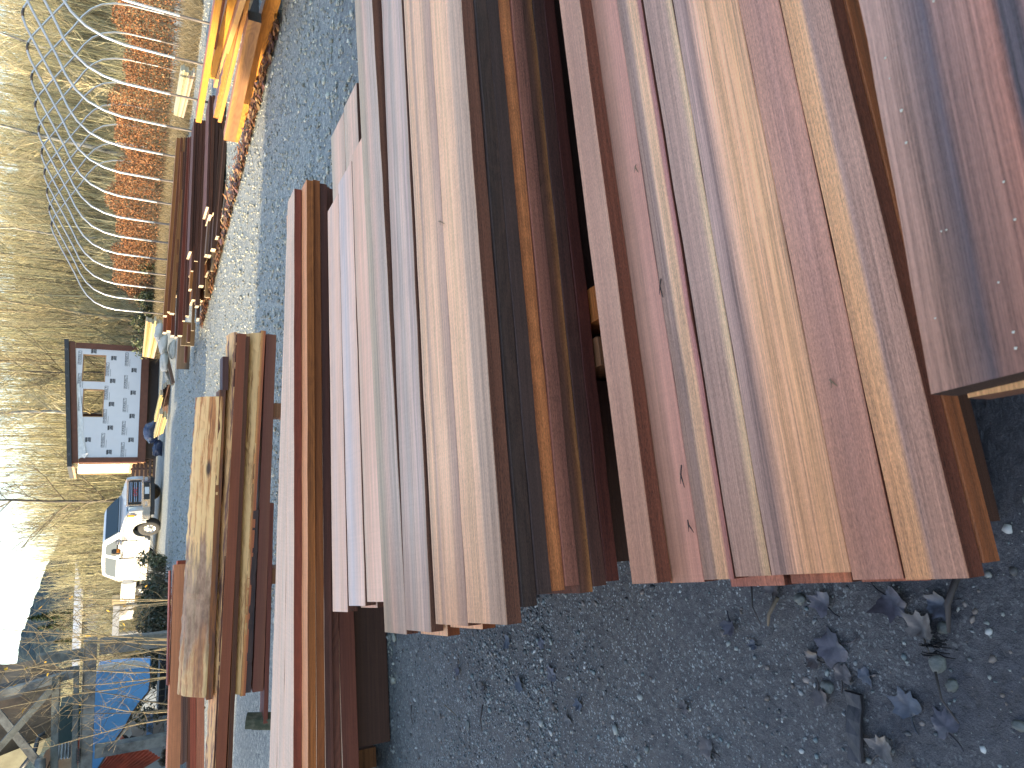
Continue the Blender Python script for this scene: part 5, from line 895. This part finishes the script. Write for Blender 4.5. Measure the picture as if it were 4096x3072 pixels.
# ================================================================== hills, trees, hedge and brush
def far_hills():
    xs = np.linspace(-1100, 500, 500); ys = np.linspace(0, 1, 14); V = []
    for v in ys:
        for x in xs:
            h = max(0, 125 * math.exp(-((x + 540) / 380) ** 2) + 10 * mn.noise((x * .006, 1, 0)) + 3 * mn.noise((x * .03, 4, 0)) - 4)
            V.append((x, 1000 + 300 * v, -2 + h * math.sin(v * 1.57) + ((2.5 + 3 * (v > .85)) * mn.noise((x * .21, v * 20, 0)) + (v > .9) * 2.5 * mn.noise((x * .55, 7, 0)) if v > .3 else 0)))
    i = np.arange(14 * 500).reshape(14, 500); Fq = np.stack([i[:-1, :-1], i[:-1, 1:], i[1:, 1:], i[1:, :-1]], -1).reshape(-1, 4)
    m, nt, b = newmat('hazed_forest'); tc = N(nt, 'ShaderNodeTexCoord'); n1 = noise(nt, mapv(nt, tc.outputs['Object'], (.12, .12, .05)), 1, 4, .7); nt.links.new(ramp(nt, n1, [(.35, (.018, .03, .035)), (.65, (.05, .07, .07))]), b.inputs['Base Color']); b.inputs['Roughness'].default_value = 1; b.inputs['Specular IOR Level'].default_value = .1  # forest colour tinted blue to stand in for distance haze
    tag(link('hills', np_mesh('hills', V, Fq, 4, True), m), kind='structure')
far_hills()
def zbank(x, y): return np.minimum(np.maximum(0, y - 44) * .24, 12) * np.clip((x / np.maximum(y, 1) * 45 + 7) / 10, .02, 1) - .1
def bank():
    xs = np.linspace(-70, 90, 120); ys = np.linspace(36, 120, 60); V = []
    for y in ys:
        for x in xs: V.append((x, y, -.02 + float(zbank(np.array(x), np.array(y))) + .35 * mn.noise((x * .2, y * .2, 2)) * min(1, (y - 36) / 8)))
    i = np.arange(60 * 120).reshape(60, 120); Fq = np.stack([i[:-1, :-1], i[:-1, 1:], i[1:, 1:], i[1:, :-1]], -1).reshape(-1, 4)
    m, nt, b = newmat('brushy_ground'); tc = N(nt, 'ShaderNodeTexCoord'); n1 = noise(nt, tc.outputs['Object'], .9, 6, .7); n2 = noise(nt, tc.outputs['Object'], 9, 4, .7); nt.links.new(ramp(nt, math_(nt, 'ADD', math_(nt, 'MULTIPLY', n1, .5), math_(nt, 'MULTIPLY', n2, .5)), [(.36, (.075, .068, .035)), (.5, (.20, .18, .095)), (.66, (.31, .28, .16))]), b.inputs['Base Color']); b.inputs['Roughness'].default_value = 1; bump(nt, b, n2, 1, .2)
    tag(link('hillside', np_mesh('hillside', V, Fq, 4, True), m), kind='structure')
bank()
def prisms(P0, P1, r0, r1):
    """three-sided twigs from P0 to P1 -> V, F"""
    n = len(P0); d = P1 - P0; d /= np.linalg.norm(d, axis=1)[:, None] + 1e-9; ref = np.where(np.abs(d[:, 2:3]) > .8, np.array([[1., 0, 0]]), np.array([[0, 0, 1.]])); a = np.cross(d, ref); a /= np.linalg.norm(a, axis=1)[:, None] + 1e-9; b = np.cross(d, a); V = []
    for P, r in ((P0, r0), (P1, r1)):
        for k in range(3): an = 2 * math.pi * k / 3; V.append(P + (a * math.cos(an) + b * math.sin(an)) * np.reshape(r, (-1, 1)))
    V = np.stack(V, 1).reshape(-1, 3); base = (np.arange(n) * 6)[:, None, None]; q = np.array([[0, 1, 4, 3], [1, 2, 5, 4], [2, 0, 3, 5]])[None]; return V, (base + q).reshape(-1, 4)
TWC = [(.38, .345, .20), (.47, .425, .26), (.30, .27, .15), (.34, .32, .18), (.39, .34, .21), (.13, .11, .07)]
mtwig = vcol('bare_twigs', .85, .2)
def thicket(name, lb, n, region, hgt, lean=.055, nb=9, r0=.026, pal=TWC, seed=1, twl=.9):
    rg = np.random.RandomState(seed); B, Hh = region(rg, n), None; Hh = hgt(rg, B); D = np.stack([rg.normal(0, lean, n), rg.normal(0, lean, n), np.ones(n)], -1); D /= np.linalg.norm(D, axis=1)[:, None]
    T = B + D * Hh[:, None]; M = (B + T) / 2 + rg.normal(0, .12, (n, 3)); R0 = r0 * rg.uniform(.55, 1.5, n)
    P0 = [B, M]; P1 = [M, T]; A0 = [R0, R0 * .7]; A1 = [R0 * .7, R0 * .25]
    ci = rg.randint(0, len(pal), n); C = [ci, ci]
    for k in range(nb):
        u = rg.uniform(.12, .97, n); p = np.where((u < .5)[:, None], B + (M - B) * (u * 2)[:, None], M + (T - M) * (u * 2 - 1)[:, None]); an = rg.uniform(0, 6.28, n); l_ = twl * rg.uniform(.35, 1.3, n) * (1.1 - .5 * u); el = rg.uniform(.55, 1.4, n)
        d = np.stack([np.cos(an) * np.cos(el), np.sin(an) * np.cos(el), np.sin(el)], -1); q = p + d * l_[:, None]; P0.append(p); P1.append(q); A0.append(R0 * .42); A1.append(R0 * .16); C.append(ci)
        for _ in range(2):
            an2 = an + rg.normal(0, .8, n); el2 = el + rg.normal(.1, .4, n); d2 = np.stack([np.cos(an2) * np.cos(el2), np.sin(an2) * np.cos(el2), np.sin(el2)], -1); s_ = p + (q - p) * rg.uniform(.3, .9, n)[:, None]
            P0.append(s_); P1.append(s_ + d2 * (l_ * .6)[:, None]); A0.append(R0 * .25); A1.append(R0 * .12); C.append(ci)
    V, Fq = prisms(np.concatenate(P0), np.concatenate(P1), np.concatenate(A0), np.concatenate(A1)); me = np_mesh(name, V, Fq, 4); c = np.array(pal)[np.concatenate(C)] * rg.uniform(.75, 1.25, (len(V) // 6, 1)); set_vcol(me, c, 6); return tag(link(name, me, mtwig), lb, 'thicket', kind='stuff')
def reg(x0, x1, y0, y1):
    def f(rg, n):
        x = rg.uniform(x0, x1, n); y = rg.uniform(y0, y1, n); return np.stack([x, y, zbank(x, y)], -1)
    return f
def topline(B):   # how high the thicket's tops stand: lower to the left
    x = B[:, 0] / B[:, 1] * 45; base = np.where(x < -14, 3.6, np.where(x < -3, 3.6 + (x + 14) / 11 * 4.2, 8.2)); base = np.where(x < -22, 3.0, base); return base
thicket('alder_thicket', 'dense thicket of bare tan alder stems on the slope', 4200, reg(-12, 38, 39, 62), lambda rg, B: np.maximum(2.2, topline(B) * rg.uniform(.6, 1.1, len(B)) * (B[:, 1] / 45) ** .7 - zbank(B[:, 0], B[:, 1]) * .55), seed=3)
thicket('ridge_thicket', 'pale tangle of bare tree tops along the top of the slope', 2000, reg(-14, 58, 60, 88), lambda rg, B: rg.uniform(3.0, 7.0, len(B)), seed=13, r0=.03, twl=1.2, nb=7)
thicket('brush_thicket', 'bare scrub and low saplings at the foot of the slope', 2400, reg(-26, 24, 36.5, 44), lambda rg, B: rg.uniform(1.2, 3.4, len(B)), lean=.22, nb=8, r0=.018, seed=5, twl=.7)
thicket('far_thicket', 'low bare thicket beyond the pickup and the grey shed', 1100, reg(-48, -8, 50, 66), lambda rg, B: np.clip(topline(B) * rg.uniform(.7, 1.15, len(B)) * 1.15, 2, 9), seed=8)
# single bare trees
def bare_tree_mesh(seed, H, r, spread=.35, up=.9, col=0):
    rg = np.random.RandomState(seed); tr = [Vector((0, 0, -.3))]; n = 8
    for i in range(n): tr.append(tr[-1] + Vector((rg.normal(0, .05 * H / n), rg.normal(0, .05 * H / n), H / n * rg.uniform(.9, 1.1))))
    rad = [r * (1 - .9 * i / n) for i in range(n + 1)]; P0, P1, A0, A1 = [], [], [], []
    def br(p, d, L, rr, lev):
        k = 3 if lev < 2 else 2; q = p
        for i in range(k):
            d = (d + Vector((rg.normal(0, .16), rg.normal(0, .16), rg.normal(.10, .08)))).normalized(); e = q + d * (L / k); P0.append(q[:]); P1.append(e[:]); A0.append(rr * (1 - .6 * i / k)); A1.append(rr * (1 - .6 * (i + 1) / k))
            if lev < 3:
                for _ in range(3 if lev < 2 else 2):
                    a = rg.uniform(0, 6.28); e2 = (d * .8 + Vector((math.cos(a), math.sin(a), rg.uniform(-.1, .6))) * .75).normalized(); br(q.lerp(e, rg.uniform(.2, 1)), e2, L * rg.uniform(.38, .6), rr * .5, lev + 1)
            q = e
    for i in range(2, n + 1):
        for _ in range(3 if i > 3 else 2):
            a = rg.uniform(0, 6.28); u = rg.uniform(0, 1); p = tr[i - 1].lerp(tr[i], u); br(p, Vector((math.cos(a), math.sin(a), up)).normalized(), H * spread * (1.15 - i / n * .75) * rg.uniform(.6, 1.1), rad[i] * .42 + .006, 1)
    mb = MB().tube(tr, rad, 7); me = bpy.data.meshes.new('trunk'); me.from_pydata(mb.v, [], mb.f)
    V, Fq = prisms(np.array(P0), np.array(P1), np.maximum(.008, np.array(A0)), np.maximum(.006, np.array(A1))); mc = np_mesh('crown', V, Fq, 4)
    return me, mc
def barkm(c1, c2): return stained('tree_bark', c1, c2, .42, .62, 5, .9, 0, (2, 2, .5))
mb1, mb2, mb3 = barkm((.30, .25, .15), (.15, .12, .075)), barkm((.42, .40, .34), (.08, .07, .06)), barkm((.05, .045, .04), (.11, .095, .07)); mcr1, mcr2, mcr3 = plain('twig_bark', (.40, .34, .19), .9, bmp=0), plain('pale_twig_bark', (.46, .40, .25), .9, bmp=0), plain('dark_twig_bark', (.16, .13, .085), .9, bmp=0)
PROT = []
for i, (H_, r_, sp, up_, mt_, mc_) in enumerate([(9, .10, .15, 2.4, mb1, mcr1), (8, .08, .17, 2.0, mb1, mcr2), (10, .13, .30, .8, mb2, mcr2), (9, .065, .30, .8, mb3, mcr3)]):
    me, mc = bare_tree_mesh(20 + i, H_, r_, sp, up_); me.materials.append(mt_); mc.materials.append(mc_)
    for p in me.polygons: p.use_smooth = True
    PROT.append((me, mc))
def tree(k, x, y, s, rz, lb, group=None, lean=(0, 0)):
    r = empty('bare_tree', (x, y, float(zbank(np.array(x), np.array(y)))), rz, lb, 'tree', group); r.scale = (s, s, s); r.rotation_euler = (lean[0], lean[1], rz); link('trunk', PROT[k][0], None, r); link('crown', PROT[k][1], None, r); return r
rgt = random.Random(4)
for i in range(44):
    y = rgt.uniform(37.5, 50); x = rgt.uniform(-.10, .62) * y; k = rgt.choice([0, 0, 1, 1, 0, 2]); tree(k, x, y, rgt.uniform(.6, 1.05) * (1 if x > 0 else .75), rgt.uniform(0, 6), 'slender bare alder standing in the tan thicket on the slope', 'bare alders on the slope', (rgt.gauss(0, .05), rgt.gauss(0, .05)))
for i in range(12):
    y = rgt.uniform(50, 60); x = rgt.uniform(-.42, -.12) * y; tree(rgt.choice([0, 1]), x, y, rgt.uniform(.34, .5), rgt.uniform(0, 6), 'small bare tree beyond the pickup truck and shed', 'small bare trees beyond the pickup', (rgt.gauss(0, .05), rgt.gauss(0, .05)))
p = aty(420, 2005, 37); tree(3, p.x, 37, 1.25, 1.0, 'tall dark trunked bare tree with wide branches behind the pickup truck')
p = aty(480, 640, 41); tree(2, p.x, 41, 1.15, 2.2, 'pale barked birch with dark patches behind the greenhouse hoops', None, (.0, -.12))
p = aty(480, 1665, 38); tree(2, p.x, 38, .95, .5, 'pale bare tree with spreading limbs right behind the little house roof')
p = aty(480, 1490, 39); tree(3, p.x, 39, .9, 4.0, 'dark limbed bare tree behind the right half of the little house')
# conifers
mneed = vcol('conifer_needles', .8, .2); mtr = plain('conifer_bark', (.06, .045, .035), .9)
def conifer(x, y, H, lb, seed, w=.22):
    r = empty('conifer', (x, y, float(zbank(np.array(x), np.array(y)))), 0, lb, 'tree', 'conifers at the skyline'); MB().tube([(0, 0, -.3), (0, 0, H)], [H * .016, .01], 7).build('trunk', mtr, r, True)
    rg = np.random.RandomState(seed); n = 2600; z = H * (1 - rg.rand(n) ** .6 * .92); an = rg.uniform(0, 6.28, n); rad = (H - z) * w * rg.uniform(.15, 1.05, n) * (1 + .3 * np.sin(z * 7 / H * 6 + an * 2)); c = np.stack([np.cos(an) * rad, np.sin(an) * rad, z - rad * .25], -1); d = np.stack([np.cos(an), np.sin(an), rg.uniform(-.5, .1, n)], -1) * (H * .035); q = np.stack([-np.sin(an), np.cos(an), rg.normal(0, .3, n)], -1) * H * .012
    V = np.stack([c - q, c + d, c + q, c - d * .4 + np.array([0, 0, H * .01])], 1).reshape(-1, 3); me = np_mesh('crown', V, np.arange(n * 4).reshape(n, 4), 4); pal = np.array([(.035, .06, .02), (.06, .085, .03), (.025, .045, .022), (.09, .11, .045)]); set_vcol(me, pal[rg.randint(0, 4, n)], 4); link('crown', me, mneed, r)
for i, (X_, Yp, Y, H_, lb) in enumerate([(230, 2255, 78, 6.6, 'small dark conifer alone on the skyline left of the pickup'), (160, 2430, 60, 6.4, 'broad green conifer above the grey shed'), (250, 2470, 58, 5.6, 'bushy green conifer beside the grey shed'), (235, 2110, 92, 6.8, 'conifer top showing over the trees behind the pickup cab'), (240, 2075, 96, 6.4, 'greenish conifer top next to the tall bare tree'), (300, 2530, 56, 4.6, 'low dark conifer behind the grey shed roof')]):
    p = aty(560, Yp, Y); conifer(p.x, Y, H_, lb, 60 + i)
# rusty hedge behind the hoops
def leafy(name, lb, cat, n, posf, size, pal, mat, kind=None, group=None, seed=0):
    rg = np.random.RandomState(seed); P = posf(rg, n); S = size * rg.uniform(.6, 1.4, n); q = rg.normal(0, 1, (n, 3)); q /= np.linalg.norm(q, axis=1)[:, None]; a = np.cross(q, rg.normal(0, 1, (n, 3))); a /= np.linalg.norm(a, axis=1)[:, None]; b = np.cross(q, a)
    V = np.stack([P - a * S[:, None], P + b * (S * .55)[:, None], P + a * S[:, None], P - b * (S * .55)[:, None]], 1).reshape(-1, 3); me = np_mesh(name, V, np.arange(n * 4).reshape(n, 4), 4); set_vcol(me, np.array(pal)[rg.randint(0, len(pal), n)] * rg.uniform(.65, 1.35, (n, 1)), 4); return me
mleaf = vcol('dry_hedge_leaf', .75, .25)
RUST = [(.27, .115, .045), (.21, .085, .035), (.33, .16, .07), (.15, .065, .035), (.30, .14, .055), (.24, .13, .07)]
H0, H1 = Vector((11.6, 24.0, 0)), Vector((3.2, 35.5, 0))
def hedge():
    r = empty('rusty_hedge', (H0 + H1) / 2, 0, 'long hedge of rusty dead leaves behind the greenhouse hoops', 'hedge'); o = np.array((H0 + H1) / 2); d = np.array(H1 - H0); nn = np.array([-d[1], d[0], 0]); nn /= np.linalg.norm(nn)
    def pf(rg, n):
        u = rg.rand(n) * 1.04 - .02; v = rg.uniform(-1, 1, n); top = 1.95 + .22 * np.sin(u * 23) + .15 * np.sin(u * 61 + 1) - .35 * np.clip(u - .75, 0, 1) * 4; z = .35 + (top - .35) * rg.rand(n) ** .62; w_ = .75 * np.sqrt(np.clip(1 - (z / (top + .12)) ** 4, .05, 1)); return np.array(H0) + d * u[:, None] + nn * (v * w_)[:, None] + np.stack([0 * z, 0 * z, z], -1) - o
    link('foliage', leafy('foliage', '', '', 42000, pf, .030, RUST, mleaf, seed=2), mleaf, r)
    rg = np.random.RandomState(9); n = 900; u = rg.rand(n); B = np.array(H0) + d * u[:, None] + nn * rg.normal(-.15, .28, n)[:, None] - o; B[:, 2] = -.1; T = B + np.stack([rg.normal(0, .22, n), rg.normal(0, .22, n), rg.uniform(.7, 2.1, n)], -1); V, Fq = prisms(B, T, np.full(n, .011), np.full(n, .004)); link('stem', np_mesh('stem', V, Fq, 4), plain('hedge_stem', (.20, .16, .11), .9, bmp=0), r)
hedge()
# dead grass and straw under the hedge, evergreen shrubs, brush by the pickup
def blades(name, lb, cat, n, posf, h, pal, seed, lean=.5, wd=.006):
    rg = np.random.RandomState(seed); B = posf(rg, n); T = B + np.stack([rg.normal(0, lean, n) * h, rg.normal(0, lean, n) * h, h * rg.uniform(.4, 1.2, n)], -1); V, Fq = prisms(B, T, np.full(n, wd), np.full(n, wd * .3)); me = np_mesh(name, V, Fq, 4); set_vcol(me, np.array(pal)[rg.randint(0, len(pal), n)] * rg.uniform(.7, 1.3, (n, 1)), 6); return tag(link(name, me, mtwig), lb, cat, kind='stuff')
def near_hedge(rg, n): u = rg.rand(n) * 1.1 - .1; return np.array(H0) + np.array(H1 - H0) * u[:, None] + np.array([-.81, -.59, 0]) * rg.uniform(.2, 3.6, n)[:, None] + np.array([0, 0, -.03])
blades('dead_grass', 'pale dead grass and straw under the greenhouse hoops', 'grass', 16000, near_hedge, .42, [(.34, .26, .14), (.26, .20, .11), (.16, .13, .08), (.40, .33, .20)], 4)
blades('verge_grass', 'rough tan grass along the foot of the thicket', 'grass', 14000, lambda rg, n: np.stack([rg.uniform(-24, 12, n), rg.uniform(35.5, 40, n), np.full(n, -.1)], -1), .6, [(.24, .19, .09), (.17, .14, .06), (.12, .12, .05), (.30, .24, .13)], 6, .4, .012)
mgr = vcol('evergreen_leaf', .5, .4)
GRN = [(.035, .055, .02), (.06, .08, .03), (.10, .12, .05), (.02, .03, .015), (.13, .12, .06)]
def shrub(x, y, w_, h, lb, seed, pal=GRN, n=2600, sz=.05, grp=None):
    r = empty('shrub', (x, y, -.05), 0, lb, 'shrub', grp)
    def pf(rg, n):
        k = 9; C = np.stack([rg.normal(0, w_ * .4, k), rg.normal(0, w_ * .25, k), h * rg.uniform(.2, .75, k)], -1); Rr = h * rg.uniform(.18, .36, k); i = rg.randint(0, k, n); v = rg.normal(0, 1, (n, 3)); v /= np.linalg.norm(v, axis=1)[:, None]; p = C[i] + v * (Rr[i] * rg.rand(n) ** .4)[:, None]; p[:, 2] = np.abs(p[:, 2]); return p
    link('foliage', leafy('foliage', '', '', n, pf, sz, pal, mgr, seed=seed), mgr, r); rg = np.random.RandomState(seed + 1); m_ = 60; B = np.stack([rg.normal(0, w_ * .2, m_), rg.normal(0, w_ * .15, m_), np.zeros(m_)], -1); T = B + np.stack([rg.normal(0, w_ * .35, m_), rg.normal(0, w_ * .3, m_), h * rg.uniform(.4, 1.1, m_)], -1); V, Fq = prisms(B, T, np.full(m_, .012), np.full(m_, .005)); link('stem', np_mesh('stem', V, Fq, 4), plain('shrub_stem', (.14, .11, .07), .9, bmp=0), r)
for i, (px, py, Y, w_, h, lb) in enumerate([((600), 1290, 33.5, 1.6, 1.5, 'dark evergreen bush at the far end of the dark lumber'), (600, 1180, 34.5, 1.5, 1.2, 'dark shrub between the far greenhouse hoops'), (600, 1060, 35, 1.4, 1.2, 'brownish green shrub behind the middle of the greenhouse hoops'), (640, 1560, 36.5, 2.6, .8, 'low green ivy under the little house'), (560, 1965, 36.2, 1.4, 1.2, 'green bush behind the pickup bonnet')]):
    p = aty(px, py, Y); shrub(p.x, Y, w_, h, lb, 30 + i)
TANG = [(.12, .12, .055), (.17, .15, .07), (.08, .09, .035), (.05, .06, .03)]
for i, (px, py, Y, w_, h, lb) in enumerate([(690, 2330, 23.0, 1.2, .95, 'tan green brush in front of the pickup rear wheel'), (690, 2440, 20.5, 1.2, 1.0, 'dark ivy covered brush left of the pickup'), (690, 2560, 19.6, .9, .9, 'leafy brush at the foot of the grey steel post'), (680, 2750, 18.0, 1.7, .5, 'brown bramble heap under the blue hopper'), (690, 2270, 25.0, .8, .55, 'low green weeds beside the pickup sill'), (640, 2680, 22.5, 1.6, 1.2, 'dark brush behind the blue hopper')]):
    p = aty(px, py, Y); shrub(p.x, Y, w_, h, lb, 50 + i, TANG if i in (0, 4) else [(.05, .06, .03), (.08, .075, .045), (.025, .035, .02), (.10, .085, .05)] if i != 3 else [(.10, .08, .05), (.06, .05, .035), (.13, .10, .07)], 2200, .045)
# saplings with the last yellow leaves before the steel frame
myl = plain('yellow_leaf', (.62, .36, .02), .6, var=.3, bmp=0); msap = plain('sapling_bark', (.26, .20, .11), .8, var=.35, bmp=0); msap2 = plain('sapling_dark_bark', (.09, .075, .05), .85, var=.35, bmp=0)
def sapling(base, tops, lb, seed, mat, r0=.022):
    rg = random.Random(seed); root = empty('sapling', base, 0, lb, 'sapling', 'bare saplings before the steel frame'); st_ = MB(); tw = MB(); lf = MB()
    for t_ in tops:
        t_ = Vector(t_) - Vector(base); pts = []
        for i in range(7): u = i / 6; pts.append(Vector((t_.x * u ** 1.15, t_.y * u, t_.z * u ** .92)) + Vector((rg.gauss(0, .02), rg.gauss(0, .02), 0)) * (1 if i else 0))
        st_.tube(pts, [r0 * (1 - .85 * i / 6) for i in range(7)], 6)
        for j in range(10):
            u = rg.uniform(.25, .97); k = min(5, int(u * 6)); p = pts[k].lerp(pts[k + 1], u * 6 - k); a = rg.uniform(0, 6.28); L = rg.uniform(.3, .95) * (1.15 - u * .6); d = Vector((math.cos(a) * .8, math.sin(a) * .8, rg.uniform(.2, .9))); m_ = p + d * L * .5 + Vector((0, 0, -.02)); e = p + d * L + Vector((0, 0, .06)); tw.tube([p, m_, e], [r0 * .32, r0 * .22, r0 * .10], 4)
            for _ in range(2):
                s_ = m_.lerp(e, rg.uniform(0, .8)); tw.tube([s_, s_ + Vector((rg.gauss(0, .16), rg.gauss(0, .16), rg.uniform(.02, .3)))], [r0 * .2, r0 * .09], 4)
            if rg.random() < .13:
                c = e; s = rg.uniform(.03, .055); x = Vector((rg.gauss(0, 1), rg.gauss(0, 1), rg.gauss(0, 1))).normalized() * s; y = Vector((rg.gauss(0, 1), rg.gauss(0, 1), -1)).normalized() * s; lf.add([c, c + x * .6 + y * .5, c + y * 1.7, c - x * .6 + y * .5], [(0, 1, 2, 3)])
    st_.add(tw.v, tw.f); st_.build('crown', mat, root, True)  # stems and twigs of the whole sapling joined in one mesh
    if lf.v: lf.build('leaf', myl, root)
SAPS = [((-4.85, 13.8), [(30, 2570), (-250, 2500)], 'sapling leaning across the sky left of the grey shed'), ((-5.2, 14.4), [(60, 2680), (-300, 2720), (150, 2540)], 'tall sapling with yellow leaves before the steel post'), ((-5.4, 13.6), [(-100, 2640), (200, 2600)], 'twin stemmed sapling crossing the steel post'), ((-5.6, 14.2), [(10, 2780), (-300, 2900)], 'sapling bending over the upper steel beams'), ((-5.95, 13.4), [(120, 2700), (30, 2860)], 'dark stemmed sapling before the blue hopper'), ((-6.3, 14.0), [(200, 2800), (90, 3000)], 'sapling with greenish stem crossing the blue hopper'), ((-4.4, 14.6), [(140, 2440), (-50, 2380), (260, 2410)], 'slim sapling before the long white beam'), ((-4.6, 15.3), [(250, 2470), (100, 2500)], 'brushy sapling at the corner of the grey shed'), ((-5.0, 13.0), [(330, 2600), (220, 2480)], 'low dark sapling in front of the grey post')]
for i, ((x, y), tops, lb) in enumerate(SAPS):
    sapling((x, y, -.05), [aty(px, py, y + .25 * k) for k, (px, py) in enumerate(tops)], lb, 70 + i, msap2 if i in (4, 8) else msap, .014)
# ================================================================== unseen building, added and shaped to cast the shadow over the stacks
def shadow_barn():
    r = empty('shadow_barn', (-24, -9, 0), R(0), 'unseen tall timber building added beside the yard to shade the stacks', 'shadow_barn')
    MB().box((-6, -16, 0), (6, 14.9, 6.9)).build('wall', wood([A(110, 90, 75)], 3), r)
    MB().prism([(14.95, 6.9), (14.95, 7.1), (-1, 15.9), (-16.4, 7.1), (-16.4, 6.9)], -6.4, 6.02, 'x').build('roof', plain('shadow_barn_roof', (.1, .1, .11), .5), r)
shadow_barn()
